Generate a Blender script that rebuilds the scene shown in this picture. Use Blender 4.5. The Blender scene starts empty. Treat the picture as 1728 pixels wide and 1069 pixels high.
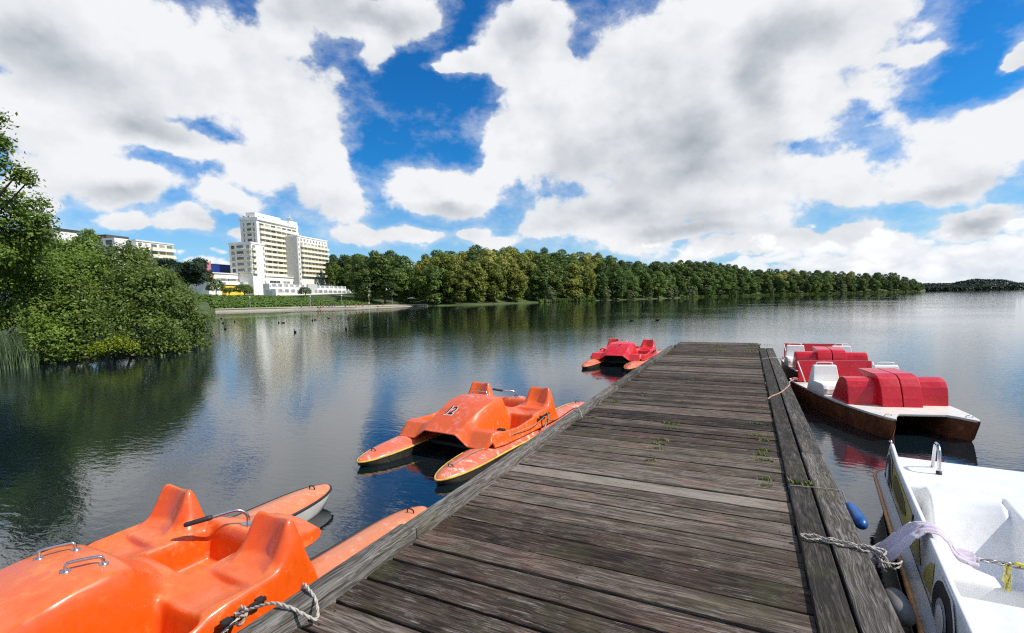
import bpy, bmesh, math, random
import numpy as np
from mathutils import Vector, Matrix

random.seed(7)
rng = np.random.default_rng(11)
SC = bpy.context.scene
COL = SC.collection
PI = math.pi

# ------------------------------------------------------------------ camera
F_PX, PX, PY = 816.0, 864.0, 575.5
PITCH, ROLL, YAW = math.radians(4.94), math.radians(1.25), math.radians(26)
CZ = 2.1
RCAM = Matrix.Rotation(YAW, 3, 'Z') @ Matrix.Rotation(PI / 2 - PITCH, 3, 'X') @ Matrix.Rotation(-ROLL, 3, 'Z')
cam = bpy.data.cameras.new('camera')
cam.sensor_width = 36.0
cam.lens = F_PX / 1728 * 36
cam.shift_y = -(534.5 - PY) / 1728 * 1.0
cam.clip_start = 0.05
cam.clip_end = 9000
co = bpy.data.objects.new('camera', cam)
COL.objects.link(co)
co.matrix_world = Matrix.Translation((0, 0, CZ)) @ RCAM.to_4x4()
SC.camera = co


def ray(px, py):
    return RCAM @ Vector(((px - PX) / F_PX, -(py - PY) / F_PX, -1.0))


def onz(px, py, z=0.0):
    d = ray(px, py)
    t = (z - CZ) / d.z
    return Vector((d.x * t, d.y * t, z))


def azel(px, py):
    d = ray(px, py)
    return math.atan2(d.x, d.y), math.atan2(d.z, math.hypot(d.x, d.y))


def at_r(px, py, r):
    """point on the sight line at horizontal distance r"""
    d = ray(px, py)
    t = r / math.hypot(d.x, d.y)
    return Vector((d.x * t, d.y * t, CZ + d.z * t))


# ------------------------------------------------------------------ helpers
def tag(o, label=None, cat=None, group=None, kind=None):
    if label: o['label'] = label
    if cat: o['category'] = cat
    if group: o['group'] = group
    if kind: o['kind'] = kind
    return o


def empty(name, loc=(0, 0, 0), rz=0.0):
    o = bpy.data.objects.new(name, None)
    o.empty_display_size = 0.2
    COL.objects.link(o)
    o.location = loc
    o.rotation_euler = (0, 0, rz)
    return o


def link_mesh(name, me, mat=None, parent=None):
    o = bpy.data.objects.new(name, me)
    COL.objects.link(o)
    if mat is not None:
        if len(me.materials) == 0:
            for m in (mat if isinstance(mat, (list, tuple)) else [mat]):
                me.materials.append(m)
    if parent is not None: o.parent = parent
    return o


def np_mesh(name, V, Fq, smooth=False):
    """V (n,3), Fq (m,k) uniform polygon size"""
    V = np.asarray(V, dtype=np.float32)
    Fq = np.asarray(Fq, dtype=np.int32)
    me = bpy.data.meshes.new(name)
    me.vertices.add(len(V))
    me.vertices.foreach_set('co', V.ravel())
    m, k = Fq.shape
    me.loops.add(m * k)
    me.loops.foreach_set('vertex_index', Fq.ravel())
    me.polygons.add(m)
    me.polygons.foreach_set('loop_start', np.arange(0, m * k, k, dtype=np.int32))
    me.polygons.foreach_set('loop_total', np.full(m, k, dtype=np.int32))
    if smooth:
        me.polygons.foreach_set('use_smooth', np.ones(m, dtype=bool))
    me.update(calc_edges=True)
    me.validate()
    return me


class MB:
    """collects simple solids, links them as ONE mesh object"""

    def __init__(s):
        s.bm = bmesh.new()

    def box(s, c, size, rz=0.0, bev=0.0, rx=0.0, ry=0.0, M=None):
        m = Matrix.Translation(c) @ Matrix.Rotation(rz, 4, 'Z') @ Matrix.Rotation(ry, 4, 'Y') @ Matrix.Rotation(rx, 4, 'X') @ Matrix.Diagonal((size[0], size[1], size[2], 1))
        if M is not None: m = M @ m
        r = bmesh.ops.create_cube(s.bm, size=1.0, matrix=m)
        if bev > 0:
            es = list({e for v in r['verts'] for e in v.link_edges})
            bmesh.ops.bevel(s.bm, geom=es, offset=bev, segments=2, affect='EDGES', profile=0.7)
        return s

    def prism(s, pts, y0, y1, axis='x', bev=0.0, seg=2):
        """pts: 2D polygon, extruded along axis from y0 to y1.  axis x: pts=(y,z); y: (x,z); z: (x,y)"""
        def mk(p, t):
            return {'x': (t, p[0], p[1]), 'y': (p[0], t, p[1]), 'z': (p[0], p[1], t)}[axis]
        a = [s.bm.verts.new(mk(p, y0)) for p in pts]
        b = [s.bm.verts.new(mk(p, y1)) for p in pts]
        n = len(pts)
        fs = [s.bm.faces.new(a), s.bm.faces.new(b[::-1])]
        for i in range(n):
            fs.append(s.bm.faces.new((a[i], b[i], b[(i + 1) % n], a[(i + 1) % n])))
        bmesh.ops.recalc_face_normals(s.bm, faces=fs)
        if bev > 0:
            es = list({e for f in fs[:2] for e in f.edges})
            bmesh.ops.bevel(s.bm, geom=es, offset=bev, segments=seg, affect='EDGES', profile=0.7)
        return s

    def tube(s, pts, r, n=8, closed=False, caps=True):
        pts = [Vector(p) for p in pts]
        N = len(pts)
        rr = r if isinstance(r, (list, tuple)) else [r] * N
        rings = []
        up = Vector((0, 0, 1))
        pn = None
        for i, p in enumerate(pts):
            if closed:
                t = pts[(i + 1) % N] - pts[i - 1]
            else:
                t = pts[min(i + 1, N - 1)] - pts[max(i - 1, 0)]
            t.normalize()
            if pn is None:
                a = up if abs(t.z) < 0.95 else Vector((1, 0, 0))
                nrm = (a - t * a.dot(t)).normalized()
            else:
                nrm = pn - t * pn.dot(t)
                nrm = nrm.normalized() if nrm.length > 1e-6 else pn
            pn = nrm
            b = t.cross(nrm)
            rings.append([s.bm.verts.new(p + (nrm * math.cos(2 * PI * k / n) + b * math.sin(2 * PI * k / n)) * rr[i]) for k in range(n)])
        for i in range(N if closed else N - 1):
            A, B = rings[i], rings[(i + 1) % N]
            for k in range(n):
                f = s.bm.faces.new((A[k], A[(k + 1) % n], B[(k + 1) % n], B[k]))
                f.smooth = True
        if caps and not closed:
            s.bm.faces.new(rings[0][::-1])
            s.bm.faces.new(rings[-1])
        return s

    def grid(s, P, smooth=True, close_u=False):
        """P[i][j] -> points"""
        vs = [[s.bm.verts.new(p) for p in row] for row in P]
        for i in range(len(P) - 1):
            n = len(P[i])
            for j in range(n if close_u else n - 1):
                f = s.bm.faces.new((vs[i][j], vs[i][(j + 1) % n], vs[i + 1][(j + 1) % n], vs[i + 1][j]))
                f.smooth = smooth
        return vs

    def disc(s, c, r, axis='x', n=24, sx=1.0):
        vs = []
        for k in range(n):
            a = 2 * PI * k / n
            u, v = math.cos(a) * r * sx, math.sin(a) * r
            vs.append(s.bm.verts.new({'x': (c[0], c[1] + u, c[2] + v), 'y': (c[0] + u, c[1], c[2] + v), 'z': (c[0] + u, c[1] + v, c[2])}[axis]))
        s.bm.faces.new(vs)
        return s

    def ball(s, c, r, sub=2, scale=(1, 1, 1), M=None):
        m = Matrix.Translation(c) @ Matrix.Diagonal((r * scale[0], r * scale[1], r * scale[2], 1))
        if M is not None: m = M @ m
        rr = bmesh.ops.create_icosphere(s.bm, subdivisions=sub, radius=1.0, matrix=m)
        for v in rr['verts']:
            for f in v.link_faces: f.smooth = True
        return s

    def build(s, name, mat, parent=None, smooth=False, recalc=True):
        if recalc: bmesh.ops.recalc_face_normals(s.bm, faces=s.bm.faces)
        me = bpy.data.meshes.new(name)
        s.bm.to_mesh(me)
        s.bm.free()
        if smooth:
            for p in me.polygons: p.use_smooth = True
        return link_mesh(name, me, mat, parent)


def catmull(pts, per=8):
    P = [Vector(p) for p in pts]
    P = [P[0] * 2 - P[1]] + P + [P[-1] * 2 - P[-2]]
    out = []
    for i in range(1, len(P) - 2):
        for k in range(per):
            t = k / per
            a, b, c, d = P[i - 1], P[i], P[i + 1], P[i + 2]
            out.append(0.5 * ((2 * b) + (c - a) * t + (2 * a - 5 * b + 4 * c - d) * t * t + (3 * b - a - 3 * c + d) * t ** 3))
    out.append(P[-2].copy())
    return out


# ------------------------------------------------------------------ node helpers
class NT:
    def __init__(s, tree):
        s.t = tree
        s.n = tree.nodes
        s.l = tree.links

    def new(s, typ, **kw):
        n = s.n.new(typ)
        for k, v in kw.items(): setattr(n, k, v)
        return n

    def put(s, sock, v):
        if v is None: return
        if hasattr(v, 'is_output') or isinstance(v, bpy.types.NodeSocket):
            s.l.new(v, sock)
        else:
            sock.default_value = v

    def math(s, op, a, b=None, c=None, clamp=False):
        n = s.new('ShaderNodeMath', operation=op, use_clamp=clamp)
        for i, v in enumerate((a, b, c)): s.put(n.inputs[i], v)
        return n.outputs[0]

    def vmath(s, op, a, b=None, c=None, out=0):
        n = s.new('ShaderNodeVectorMath', operation=op)
        for i, v in enumerate((a, b, c)):
            if v is not None: s.put(n.inputs[i], v)
        return n.outputs[out]

    def noise(s, vec, scale, detail=3.0, rough=0.5, dist=0.0, col=False):
        n = s.new('ShaderNodeTexNoise')
        s.put(n.inputs['Vector'], vec)
        n.inputs['Scale'].default_value = scale
        n.inputs['Detail'].default_value = detail
        n.inputs['Roughness'].default_value = rough
        n.inputs['Distortion'].default_value = dist
        return n.outputs['Color' if col else 0]

    def ramp(s, fac, stops, interp='LINEAR'):
        n = s.new('ShaderNodeValToRGB')
        n.color_ramp.interpolation = interp
        e = n.color_ramp.elements
        while len(e) < len(stops): e.new(0.5)
        for el, (p, c) in zip(e, stops):
            el.position = p
            el.color = (*c, 1) if len(c) == 3 else c
        s.put(n.inputs[0], fac)
        return n.outputs[0]

    def rng(s, v, a, b, c=0.0, d=1.0, smooth=False):
        n = s.new('ShaderNodeMapRange')
        n.interpolation_type = 'SMOOTHSTEP' if smooth else 'LINEAR'
        n.clamp = True
        s.put(n.inputs[0], v)
        for i, x in enumerate((a, b, c, d)): s.put(n.inputs[i + 1], x)
        return n.outputs[0]

    def mix(s, f, a, b, blend='MIX'):
        n = s.new('ShaderNodeMix', data_type='RGBA', blend_type=blend)
        s.put(n.inputs[0], f)
        for i, v in ((6, a), (7, b)):
            if isinstance(v, tuple) and len(v) == 3: v = (*v, 1)
            s.put(n.inputs[i], v)
        return n.outputs[2]

    def mapping(s, vec, scale=(1, 1, 1), loc=(0, 0, 0), rot=(0, 0, 0)):
        n = s.new('ShaderNodeMapping')
        s.put(n.inputs[0], vec)
        n.inputs['Location'].default_value = loc
        n.inputs['Rotation'].default_value = rot
        n.inputs['Scale'].default_value = scale
        return n.outputs[0]

    def bump(s, h, strength=0.3, dist=0.01, normal=None):
        n = s.new('ShaderNodeBump')
        n.inputs['Strength'].default_value = strength
        n.inputs['Distance'].default_value = dist
        s.put(n.inputs['Height'], h)
        if normal is not None: s.put(n.inputs['Normal'], normal)
        return n.outputs[0]


def new_mat(name):
    m = bpy.data.materials.new(name)
    m.use_nodes = True
    nt = NT(m.node_tree)
    b = m.node_tree.nodes['Principled BSDF']
    return m, nt, b


def simple_mat(name, col, rough=0.5, metal=0.0, var=0.15, scale=20.0, bump=0.0, coat=0.0, spec=None):
    """procedural: base colour broken up by two noises"""
    m, nt, b = new_mat(name)
    tc = nt.new('ShaderNodeTexCoord').outputs['Object']
    n1 = nt.noise(tc, scale, 5, 0.6)
    n2 = nt.noise(tc, scale * 0.17, 3, 0.5)
    f = nt.math('ADD', nt.math('MULTIPLY', n1, 0.5), nt.math('MULTIPLY', n2, 0.5))
    lo = tuple(c * (1 - var) for c in col)
    hi = tuple(min(1, c * (1 + var)) for c in col)
    nt.put(b.inputs['Base Color'], nt.ramp(f, [(0.3, lo), (0.7, hi)]))
    nt.put(b.inputs['Roughness'], nt.rng(n1, 0.3, 0.7, max(0.02, rough - 0.08), min(1, rough + 0.08)))
    b.inputs['Metallic'].default_value = metal
    if coat: b.inputs['Coat Weight'].default_value = coat
    if spec is not None: b.inputs['Specular IOR Level'].default_value = spec
    if bump: nt.put(b.inputs['Normal'], nt.bump(n1, bump, 0.01))
    return m


# ------------------------------------------------------------------ light
SUN_AZ = math.radians(78)      # clockwise from +Y
SUN_EL = math.radians(46)
SUN_DIR = Vector((math.sin(SUN_AZ) * math.cos(SUN_EL), math.cos(SUN_AZ) * math.cos(SUN_EL), math.sin(SUN_EL)))
sl = bpy.data.lights.new('sun', 'SUN')
sl.energy = 4.6
sl.angle = math.radians(0.53)
sl.color = (1.0, 0.95, 0.87)
so = bpy.data.objects.new('sun', sl)
COL.objects.link(so)
so.rotation_euler = (-SUN_DIR).to_track_quat('-Z', 'Y').to_euler()
so.location = (20, 5, 30)
# ------------------------------------------------------------------ sky with procedural clouds
W = bpy.data.worlds.new('World')
SC.world = W
W.use_nodes = True
nt = NT(W.node_tree)
for n in list(nt.n): nt.n.remove(n)
out = nt.new('ShaderNodeOutputWorld')
bg = nt.new('ShaderNodeBackground')
bg.inputs['Strength'].default_value = 0.1
nt.l.new(bg.outputs[0], out.inputs[0])
sky = nt.new('ShaderNodeTexSky', sky_type='NISHITA')
sky.sun_disc = False
sky.sun_elevation = SUN_EL
sky.sun_rotation = SUN_AZ
sky.altitude = 0
sky.air_density = 1.0
sky.dust_density = 0.35
sky.ozone_density = 3.0
hs = nt.new('ShaderNodeHueSaturation')
hs.inputs['Saturation'].default_value = 1.32
hs.inputs['Value'].default_value = 1.0
nt.l.new(sky.outputs[0], hs.inputs['Color'])
tc = nt.new('ShaderNodeTexCoord').outputs['Generated']
d = nt.vmath('NORMALIZE', tc)
sep = nt.new('ShaderNodeSeparateXYZ')
nt.l.new(d, sep.inputs[0])
az = nt.math('ARCTAN2', sep.outputs[0], sep.outputs[1])
el = nt.math('ARCSINE', sep.outputs[2])
cmb = nt.new('ShaderNodeCombineXYZ')
nt.l.new(nt.math('MULTIPLY', az, 180 / PI), cmb.inputs[0])
nt.l.new(nt.math('MULTIPLY', el, 180 / PI), cmb.inputs[1])
P0 = cmb.outputs[0]
# billow noise on the direction sphere
dn = nt.mapping(d, scale=(1, 1, 1.35))
warp = nt.noise(dn, 4.5, 5, 0.62, col=True)
wv = nt.vmath('MULTIPLY', nt.vmath('SUBTRACT', warp, (0.5, 0.5, 0.5)), (8.0, 6.0, 0))
P = nt.vmath('ADD', P0, wv)


def blob_px(x, y, rx, ry):
    a0, e0 = azel(x, y)
    ax, ex = azel(x + 10, y)
    ay, ey = azel(x, y - 10)
    sx = math.degrees(abs(ax - a0)) / 10
    sy = math.degrees(abs(ey - e0)) / 10
    return math.degrees(a0), math.degrees(e0), rx * sx, ry * sy


def field(blobs, vec, smooth=0.35):
    acc = None
    for (x, y, rx, ry) in blobs:
        a, e, ra, re = blob_px(x, y, rx, ry)
        q = nt.vmath('MULTIPLY_ADD', vec, (1 / ra, 1 / re, 0), (-a / ra, -e / re, 0))
        L = nt.vmath('LENGTH', q, out=1)
        if acc is None:
            acc = L
        else:
            n = nt.new('ShaderNodeMath', operation='SMOOTH_MIN')
            nt.put(n.inputs[0], acc)
            nt.put(n.inputs[1], L)
            n.inputs[2].default_value = smooth
            acc = n.outputs[0]
    return acc


BL = [  # (x, y, rx, ry) where each cloud mass stands (its sight line), turned into azimuth and elevation
    (90, 60, 260, 120), (250, 130, 190, 110), (390, 120, 150, 100), (480, 200, 125, 110), (535, 260, 75, 110), (575, 335, 42, 55),
    (430, 275, 110, 50), (60, 190, 120, 70), (480, 40, 60, 60), (290, 245, 120, 45),
    (610, 30, 130, 48), (690, 20, 70, 40), (640, 100, 26, 40),
    (200, 320, 105, 45), (50, 320, 70, 70), (110, 255, 110, 40), (215, 215, 110, 55), (372, 333, 62, 26), (330, 378, 40, 22),
    (235, 392, 60, 18), (305, 385, 45, 22), (425, 395, 60, 14), (600, 408, 60, 18), (700, 404, 60, 16), (800, 404, 50, 18), (850, 408, 40, 15),
    (890, 50, 70, 55), (800, 110, 75, 26), (870, 120, 60, 40), (930, 90, 40, 60), (745, 118, 34, 14),
    (1090, 110, 150, 110), (1250, 90, 230, 150), (1420, 60, 150, 100), (1010, 220, 200, 110), (860, 235, 85, 60),
    (1170, 270, 220, 110), (1060, 350, 190, 60), (745, 330, 100, 46), (812, 285, 40, 40), (1350, 180, 150, 70),
    (1370, 290, 90, 50), (1250, 335, 150, 55), (940, 385, 80, 22), (1120, 400, 180, 26), (1440, 312, 60, 28),
    (1540, 95, 60, 22),
    (1660, 225, 140, 75), (1600, 290, 120, 52), (1730, 180, 70, 70), (1715, 85, 40, 26), (1690, 100, 30, 14), (1660, 365, 100, 30),
    (1440, 398, 60, 32), (1510, 398, 36, 14), (1340, 410, 110, 26), (1560, 432, 220, 22), (1690, 425, 110, 20), (1240, 425, 120, 20),
]
L = field(BL, P, 0.45)
F0 = nt.math('SUBTRACT', 1.0, L)
n_a = nt.noise(dn, 7.0, 10, 0.60)
lit = Vector((SUN_DIR.x * .6, SUN_DIR.y * .6, SUN_DIR.z + 0.6)).normalized()
n_b = nt.noise(nt.vmath('ADD', dn, tuple(lit * 0.045)), 7.0, 6, 0.60)
n_c = nt.noise(dn, 3.4, 4, 0.5)
n_d = nt.noise(nt.vmath('ADD', dn, tuple(lit * 0.11)), 3.4, 4, 0.5)
n_w = nt.noise(nt.mapping(d, scale=(1, 1, 2.0), loc=(3, 1, 2)), 15.0, 9, 0.66)
def puffs(vec, scale, det=1.0):
    v = nt.new('ShaderNodeTexVoronoi', feature='F1', distance='EUCLIDEAN')
    v.normalize = True
    nt.put(v.inputs['Vector'], vec)
    v.inputs['Scale'].default_value = scale
    v.inputs['Detail'].default_value = det
    v.inputs['Roughness'].default_value = 0.55
    v.inputs['Lacunarity'].default_value = 2.1
    return nt.math('SUBTRACT', 0.5, v.outputs['Distance'])
dw = nt.vmath('ADD', dn, nt.vmath('MULTIPLY', nt.vmath('SUBTRACT', nt.noise(dn, 12.0, 4, 0.6, col=True), (.5, .5, .5)), (.05, .05, .05)))
pf = puffs(dw, 11.0)
core_ = nt.rng(F0, 0.15, 0.55, 1.0, 0.25, True)
dens = nt.math('ADD', F0, nt.math('MULTIPLY', core_, nt.math('ADD', nt.math('MULTIPLY', nt.math('SUBTRACT', n_a, 0.52), 2.7), nt.math('MULTIPLY', nt.math('SUBTRACT', pf, 0.17), 0.7))))
cosv = nt.vmath('DOT_PRODUCT', d, tuple(Vector((-math.sin(YAW) * 0.93, math.cos(YAW) * 0.93, 0.3)).normalized()), out=1)
inview = nt.rng(cosv, 0.42, 0.62, 0, 1, True)
gen = nt.math('MULTIPLY', nt.math('SUBTRACT', nt.noise(dn, 2.6, 7, 0.6), 0.52), 6.0)
densm = nt.new('ShaderNodeMix', data_type='FLOAT')
nt.put(densm.inputs[0], inview)
nt.put(densm.inputs[2], gen)
nt.put(densm.inputs[3], dens)
dens = densm.outputs[0]
mask = nt.rng(dens, -0.14, 0.26, 0, 1, True)
veil = nt.math('MULTIPLY', nt.rng(nt.math('ADD', dens, nt.math('MULTIPLY', nt.math('SUBTRACT', n_w, 0.5), 1.5)), -0.55, 0.45, 0, 1, True), 0.5)
mask = nt.math('MAXIMUM', mask, veil)
# shading: sunlit crowns, soft grey bellies
relief = nt.math('ADD', nt.math('ADD', nt.math('MULTIPLY', nt.math('SUBTRACT', pf, 0.17), 0.26), nt.math('MULTIPLY', nt.math('SUBTRACT', n_a, n_b), 0.62)), nt.math('MULTIPLY', nt.math('SUBTRACT', n_c, n_d), 0.55))
GR = [(1010, 350, 190, 50), (1120, 385, 190, 34), (960, 300, 90, 60), (1290, 140, 60, 100), (1330, 60, 110, 50), (1130, 235, 120, 60), (590, 30, 140, 45), (1660, 368, 110, 26), (1690, 362, 60, 16), (1640, 372, 60, 14),
      (210, 345, 100, 26), (500, 345, 75, 32), (745, 355, 85, 18), (70, 110, 160, 60), (1590, 315, 110, 26), (250, 215, 80, 40), (1230, 398, 130, 22), (1090, 300, 120, 50),
      (400, 368, 90, 24), (870, 60, 50, 50), (1700, 290, 60, 30)]
G = nt.math('SUBTRACT', 1.3, field(GR, nt.vmath('ADD', P0, nt.vmath('MULTIPLY', wv, (1.1, 1.1, 0))), 0.5))
grey = nt.math('MULTIPLY', nt.rng(G, -0.15, 1.15, 0, 1, True), inview)
grey = nt.math('ADD', nt.math('MULTIPLY', grey, 0.40), nt.math('MULTIPLY', nt.rng(n_c, 0.42, 0.70, 0, 1, True), 0.10))
thick = nt.rng(dens, 0.0, 0.9, 0, 1, True)
val = nt.math('SUBTRACT', nt.math('ADD', 0.975, relief), nt.math('MULTIPLY', grey, nt.math('ADD', 0.35, nt.math('MULTIPLY', thick, 0.65))))
val = nt.math('MAXIMUM', nt.math('MINIMUM', val, 1.04), 0.30)
tone = nt.ramp(val, [(0.30, (0.24, 0.275, 0.33)), (0.55, (0.53, 0.565, 0.61)), (0.80, (0.80, 0.82, 0.85)), (1.0, (0.98, 0.985, 1.0))])
cl = nt.vmath('MULTIPLY', tone, (8.45, 8.55, 8.65))
skyc = nt.vmath('MULTIPLY', hs.outputs[0], (0.30, 0.98, 1.28))
# pale air towards the horizon
hz_ = nt.rng(el, 0.0, 0.26, 1, 0)
hz_ = nt.math('POWER', hz_, 1.25)
skyc = nt.mix(nt.math('MULTIPLY', hz_, 0.92), skyc, (4.3, 6.1, 8.2, 1))
final = nt.mix(mask, skyc, cl)
# far cloud banks melt into bright haze
bank = nt.math('ADD', nt.math('MULTIPLY', nt.noise(nt.mapping(d, scale=(1, 1, 1.7)), 13.0, 8, 0.58), 0.8), nt.math('MULTIPLY', puffs(nt.mapping(dw, scale=(1, 1, 1.5)), 26.0, 0.0), 0.35))
bm_ = nt.rng(nt.math('ADD', el, nt.math('MULTIPLY', nt.math('SUBTRACT', bank, 0.46), -0.30)), 0.050, 0.075, 0.92, 0, True)
bcol = nt.mix(nt.rng(bank, .34, .58, 0, 1), (6.3, 6.8, 7.6, 1), (9.2, 9.3, 9.5, 1))
final = nt.mix(bm_, final, bcol)
nt.put(bg.inputs[0], final)
W.cycles.sampling_method = 'NONE'
W.cycles.sample_map_resolution = 256
SC.view_settings.view_transform = 'Standard'
SC.view_settings.look = 'None'
SC.view_settings.exposure = 0.12
SC.view_settings.gamma = 1.0
SC.render.engine = 'CYCLES'
SC.cycles.use_denoising = False
SC.cycles.filter_width = 1.2
SC.cycles.use_adaptive_sampling = False
SC.cycles.max_bounces = 6
SC.cycles.diffuse_bounces = 3
SC.cycles.glossy_bounces = 3
SC.cycles.transparent_max_bounces = 4
SC.cycles.caustics_reflective = False
SC.cycles.caustics_refractive = False
SC.cycles.sample_clamp_indirect = 6
# ------------------------------------------------------------------ water
m_water, nt, b = new_mat('lake_water')
tc = nt.new('ShaderNodeTexCoord').outputs['Object']
b.inputs['Base Color'].default_value = (0.005, 0.011, 0.014, 1)
b.inputs['Roughness'].default_value = 0.012
b.inputs['IOR'].default_value = 2.25
# three ripple trains; the long crests run across the view
r1 = nt.noise(nt.mapping(tc, scale=(1.0, 1.9, 1), rot=(0, 0, math.radians(-22))), 1.5, 4, 0.5, 0.4)
r2 = nt.noise(nt.mapping(tc, scale=(1.0, 2.6, 1), rot=(0, 0, math.radians(-38))), 5.0, 3, 0.55, 0.3)
r3 = nt.noise(nt.mapping(tc, scale=(1.0, 1.6, 1), rot=(0, 0, math.radians(15))), 0.35, 3, 0.5)
patch = nt.noise(tc, 0.045, 3, 0.5)
amp = nt.rng(patch, 0.35, 0.65, 0.55, 1.25, True)
h = nt.math('ADD', nt.math('MULTIPLY', r1, 0.50), nt.math('ADD', nt.math('MULTIPLY', r2, 0.52), nt.math('MULTIPLY', r3, 0.45)))
h = nt.math('MULTIPLY', h, amp)
nt.put(b.inputs['Normal'], nt.bump(h, 0.30, 0.022))
V = []
R = [0, 30, 120, 400, 1200, 4200]
me = bpy.data.meshes.new('lake_water')
bm = bmesh.new()
bmesh.ops.create_circle(bm, cap_ends=True, cap_tris=False, segments=96, radius=4200)
bm.to_mesh(me); bm.free()
water = link_mesh('water', me, m_water)
tag(water, 'dark rippled lake water mirroring the clouds', 'water', kind='structure')
# ------------------------------------------------------------------ wood material
def wood_mat(name, dark, mid, pale, along='x', lichen=0.5, brown=0.4, green=0.0, grain=1.0):
    m, nt, b = new_mat(name)
    tc = nt.new('ShaderNodeTexCoord').outputs['Object']
    at = nt.new('ShaderNodeAttribute', attribute_name='bid')
    off = nt.vmath('MULTIPLY', at.outputs['Vector'], (37.0, 53.0, 11.0))
    p = nt.vmath('ADD', tc, off)
    sc = (1.0, 22.0, 22.0) if along == 'x' else (22.0, 1.0, 22.0)
    sc2 = (2.2, 60.0, 60.0) if along == 'x' else (60.0, 2.2, 60.0)
    # gentle bending of the grain
    wob = nt.noise(p, 2.6, 3, 0.5, col=True)
    k = 0.05 if along == 'x' else 0.06
    p2 = nt.vmath('ADD', p, nt.vmath('MULTIPLY', nt.vmath('SUBTRACT', wob, (.5, .5, .5)), (k, k, k)))
    g1 = nt.noise(nt.mapping(p2, scale=sc), 1.5 * grain, 6, 0.65)
    g2 = nt.noise(nt.mapping(p2, scale=sc2), 1.6 * grain, 4, 0.6)
    big = nt.noise(p, 1.6, 4, 0.6)
    pat = nt.noise(p, 5.0, 6, 0.7)
    rnd = at.outputs['Fac']
    sepa = nt.new('ShaderNodeSeparateXYZ')
    nt.l.new(at.outputs['Vector'], sepa.inputs[0])
    sc4 = (3.2, 150.0, 150.0) if along == 'x' else (150.0, 3.2, 150.0)
    g3 = nt.noise(nt.mapping(p2, scale=sc4), 1.3, 3, 0.6)
    # growth-ring figure: contour lines of a long stretched noise
    sc5 = (0.55, 7.0, 7.0) if along == 'x' else (7.0, 0.55, 7.0)
    rg = nt.noise(nt.mapping(p2, scale=sc5), 1.3, 3, 0.5, 0.6)
    ring = nt.math('SINE', nt.math('MULTIPLY', rg, 95.0 if along == 'y' else 60.0))
    tone = nt.math('ADD', nt.math('MULTIPLY', g1, 0.42), nt.math('ADD', nt.math('MULTIPLY', g2, 0.34), nt.math('ADD', nt.math('MULTIPLY', g3, 0.28), nt.math('MULTIPLY', nt.math('SUBTRACT', sepa.outputs[2], 0.5), 0.20))))
    tone = nt.math('ADD', nt.math('SUBTRACT', tone, 0.02), nt.math('MULTIPLY', ring, 0.05 if along == 'y' else 0.025))
    tone = nt.math('ADD', tone, nt.math('MULTIPLY', nt.math('SUBTRACT', big, 0.5), 0.22))
    col = nt.ramp(tone, [(0.38, dark), (0.53, mid), (0.69, pale)])
    col = nt.mix(nt.math('MULTIPLY', nt.rng(big, 0.46, 0.66, 0, 1, True), brown), col, nt.ramp(tone, [(0.36, (0.018, 0.010, 0.007)), (0.53, (0.085, 0.046, 0.033)), (0.70, (0.24, 0.16, 0.125))]))
    if green:
        col = nt.mix(nt.math('MULTIPLY', nt.rng(nt.noise(p, 2.3, 4, 0.6), 0.5, 0.66, 0, 1, True), green), col, nt.mix(g3, (0.035, 0.04, 0.012), (0.12, 0.125, 0.045)))
    # bleached fibres / lichen specks, drawn along the grain
    sc3 = (3.4, 85.0, 85.0) if along == 'x' else (85.0, 3.4, 85.0)
    l1 = nt.noise(nt.mapping(p2, scale=sc3), 1.2, 5, 0.75)
    lm = nt.math('MULTIPLY', nt.rng(l1, 0.53, 0.60, 0, 1), nt.rng(pat, 0.46, 0.62, 0, 1))
    col = nt.mix(nt.math('MULTIPLY', lm, lichen), col, (0.40, 0.37, 0.33))
    # drying cracks
    ck = nt.noise(nt.mapping(p2, scale=sc), 3.1, 2, 0.4)
    cr = nt.rng(nt.math('ABSOLUTE', nt.math('SUBTRACT', ck, 0.5)), 0.0, 0.018, 1, 0)
    cr = nt.math('MULTIPLY', cr, nt.rng(big, 0.42, 0.6, 0.15, 1))
    col = nt.mix(nt.math('MULTIPLY', cr, 0.85), col, (0.008, 0.007, 0.006))
    nt.put(b.inputs['Base Color'], col)
    nt.put(b.inputs['Roughness'], nt.rng(g2, 0.3, 0.7, 0.70, 0.92))
    b.inputs['Specular IOR Level'].default_value = 0.18
    h = nt.math('SUBTRACT', nt.math('ADD', nt.math('MULTIPLY', g1, 0.7), nt.math('MULTIPLY', g2, 0.5)), nt.math('MULTIPLY', cr, 0.6))
    nt.put(b.inputs['Normal'], nt.bump(nt.math('ADD', h, nt.math('MULTIPLY', ring, .10 if along == 'y' else .04)), 0.8, 0.006))
    return m


M_BOARD = wood_mat('weathered_boards', (0.014, 0.010, 0.007), (0.072, 0.053, 0.039), (0.27, 0.235, 0.19), 'x', 0.45, 0.75, 0.25)
M_BEAM = wood_mat('weathered_beam', (0.026, 0.022, 0.018), (0.085, 0.075, 0.064), (0.25, 0.235, 0.21), 'y', 0.22, 0.3, 0.3, 0.9)


def set_bid(me, vals):
    """vals: one 3-vector per vertex"""
    a = me.attributes.new('bid', 'FLOAT_VECTOR', 'POINT')
    a.data.foreach_set('vector', np.asarray(vals, dtype=np.float32).ravel())


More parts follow.
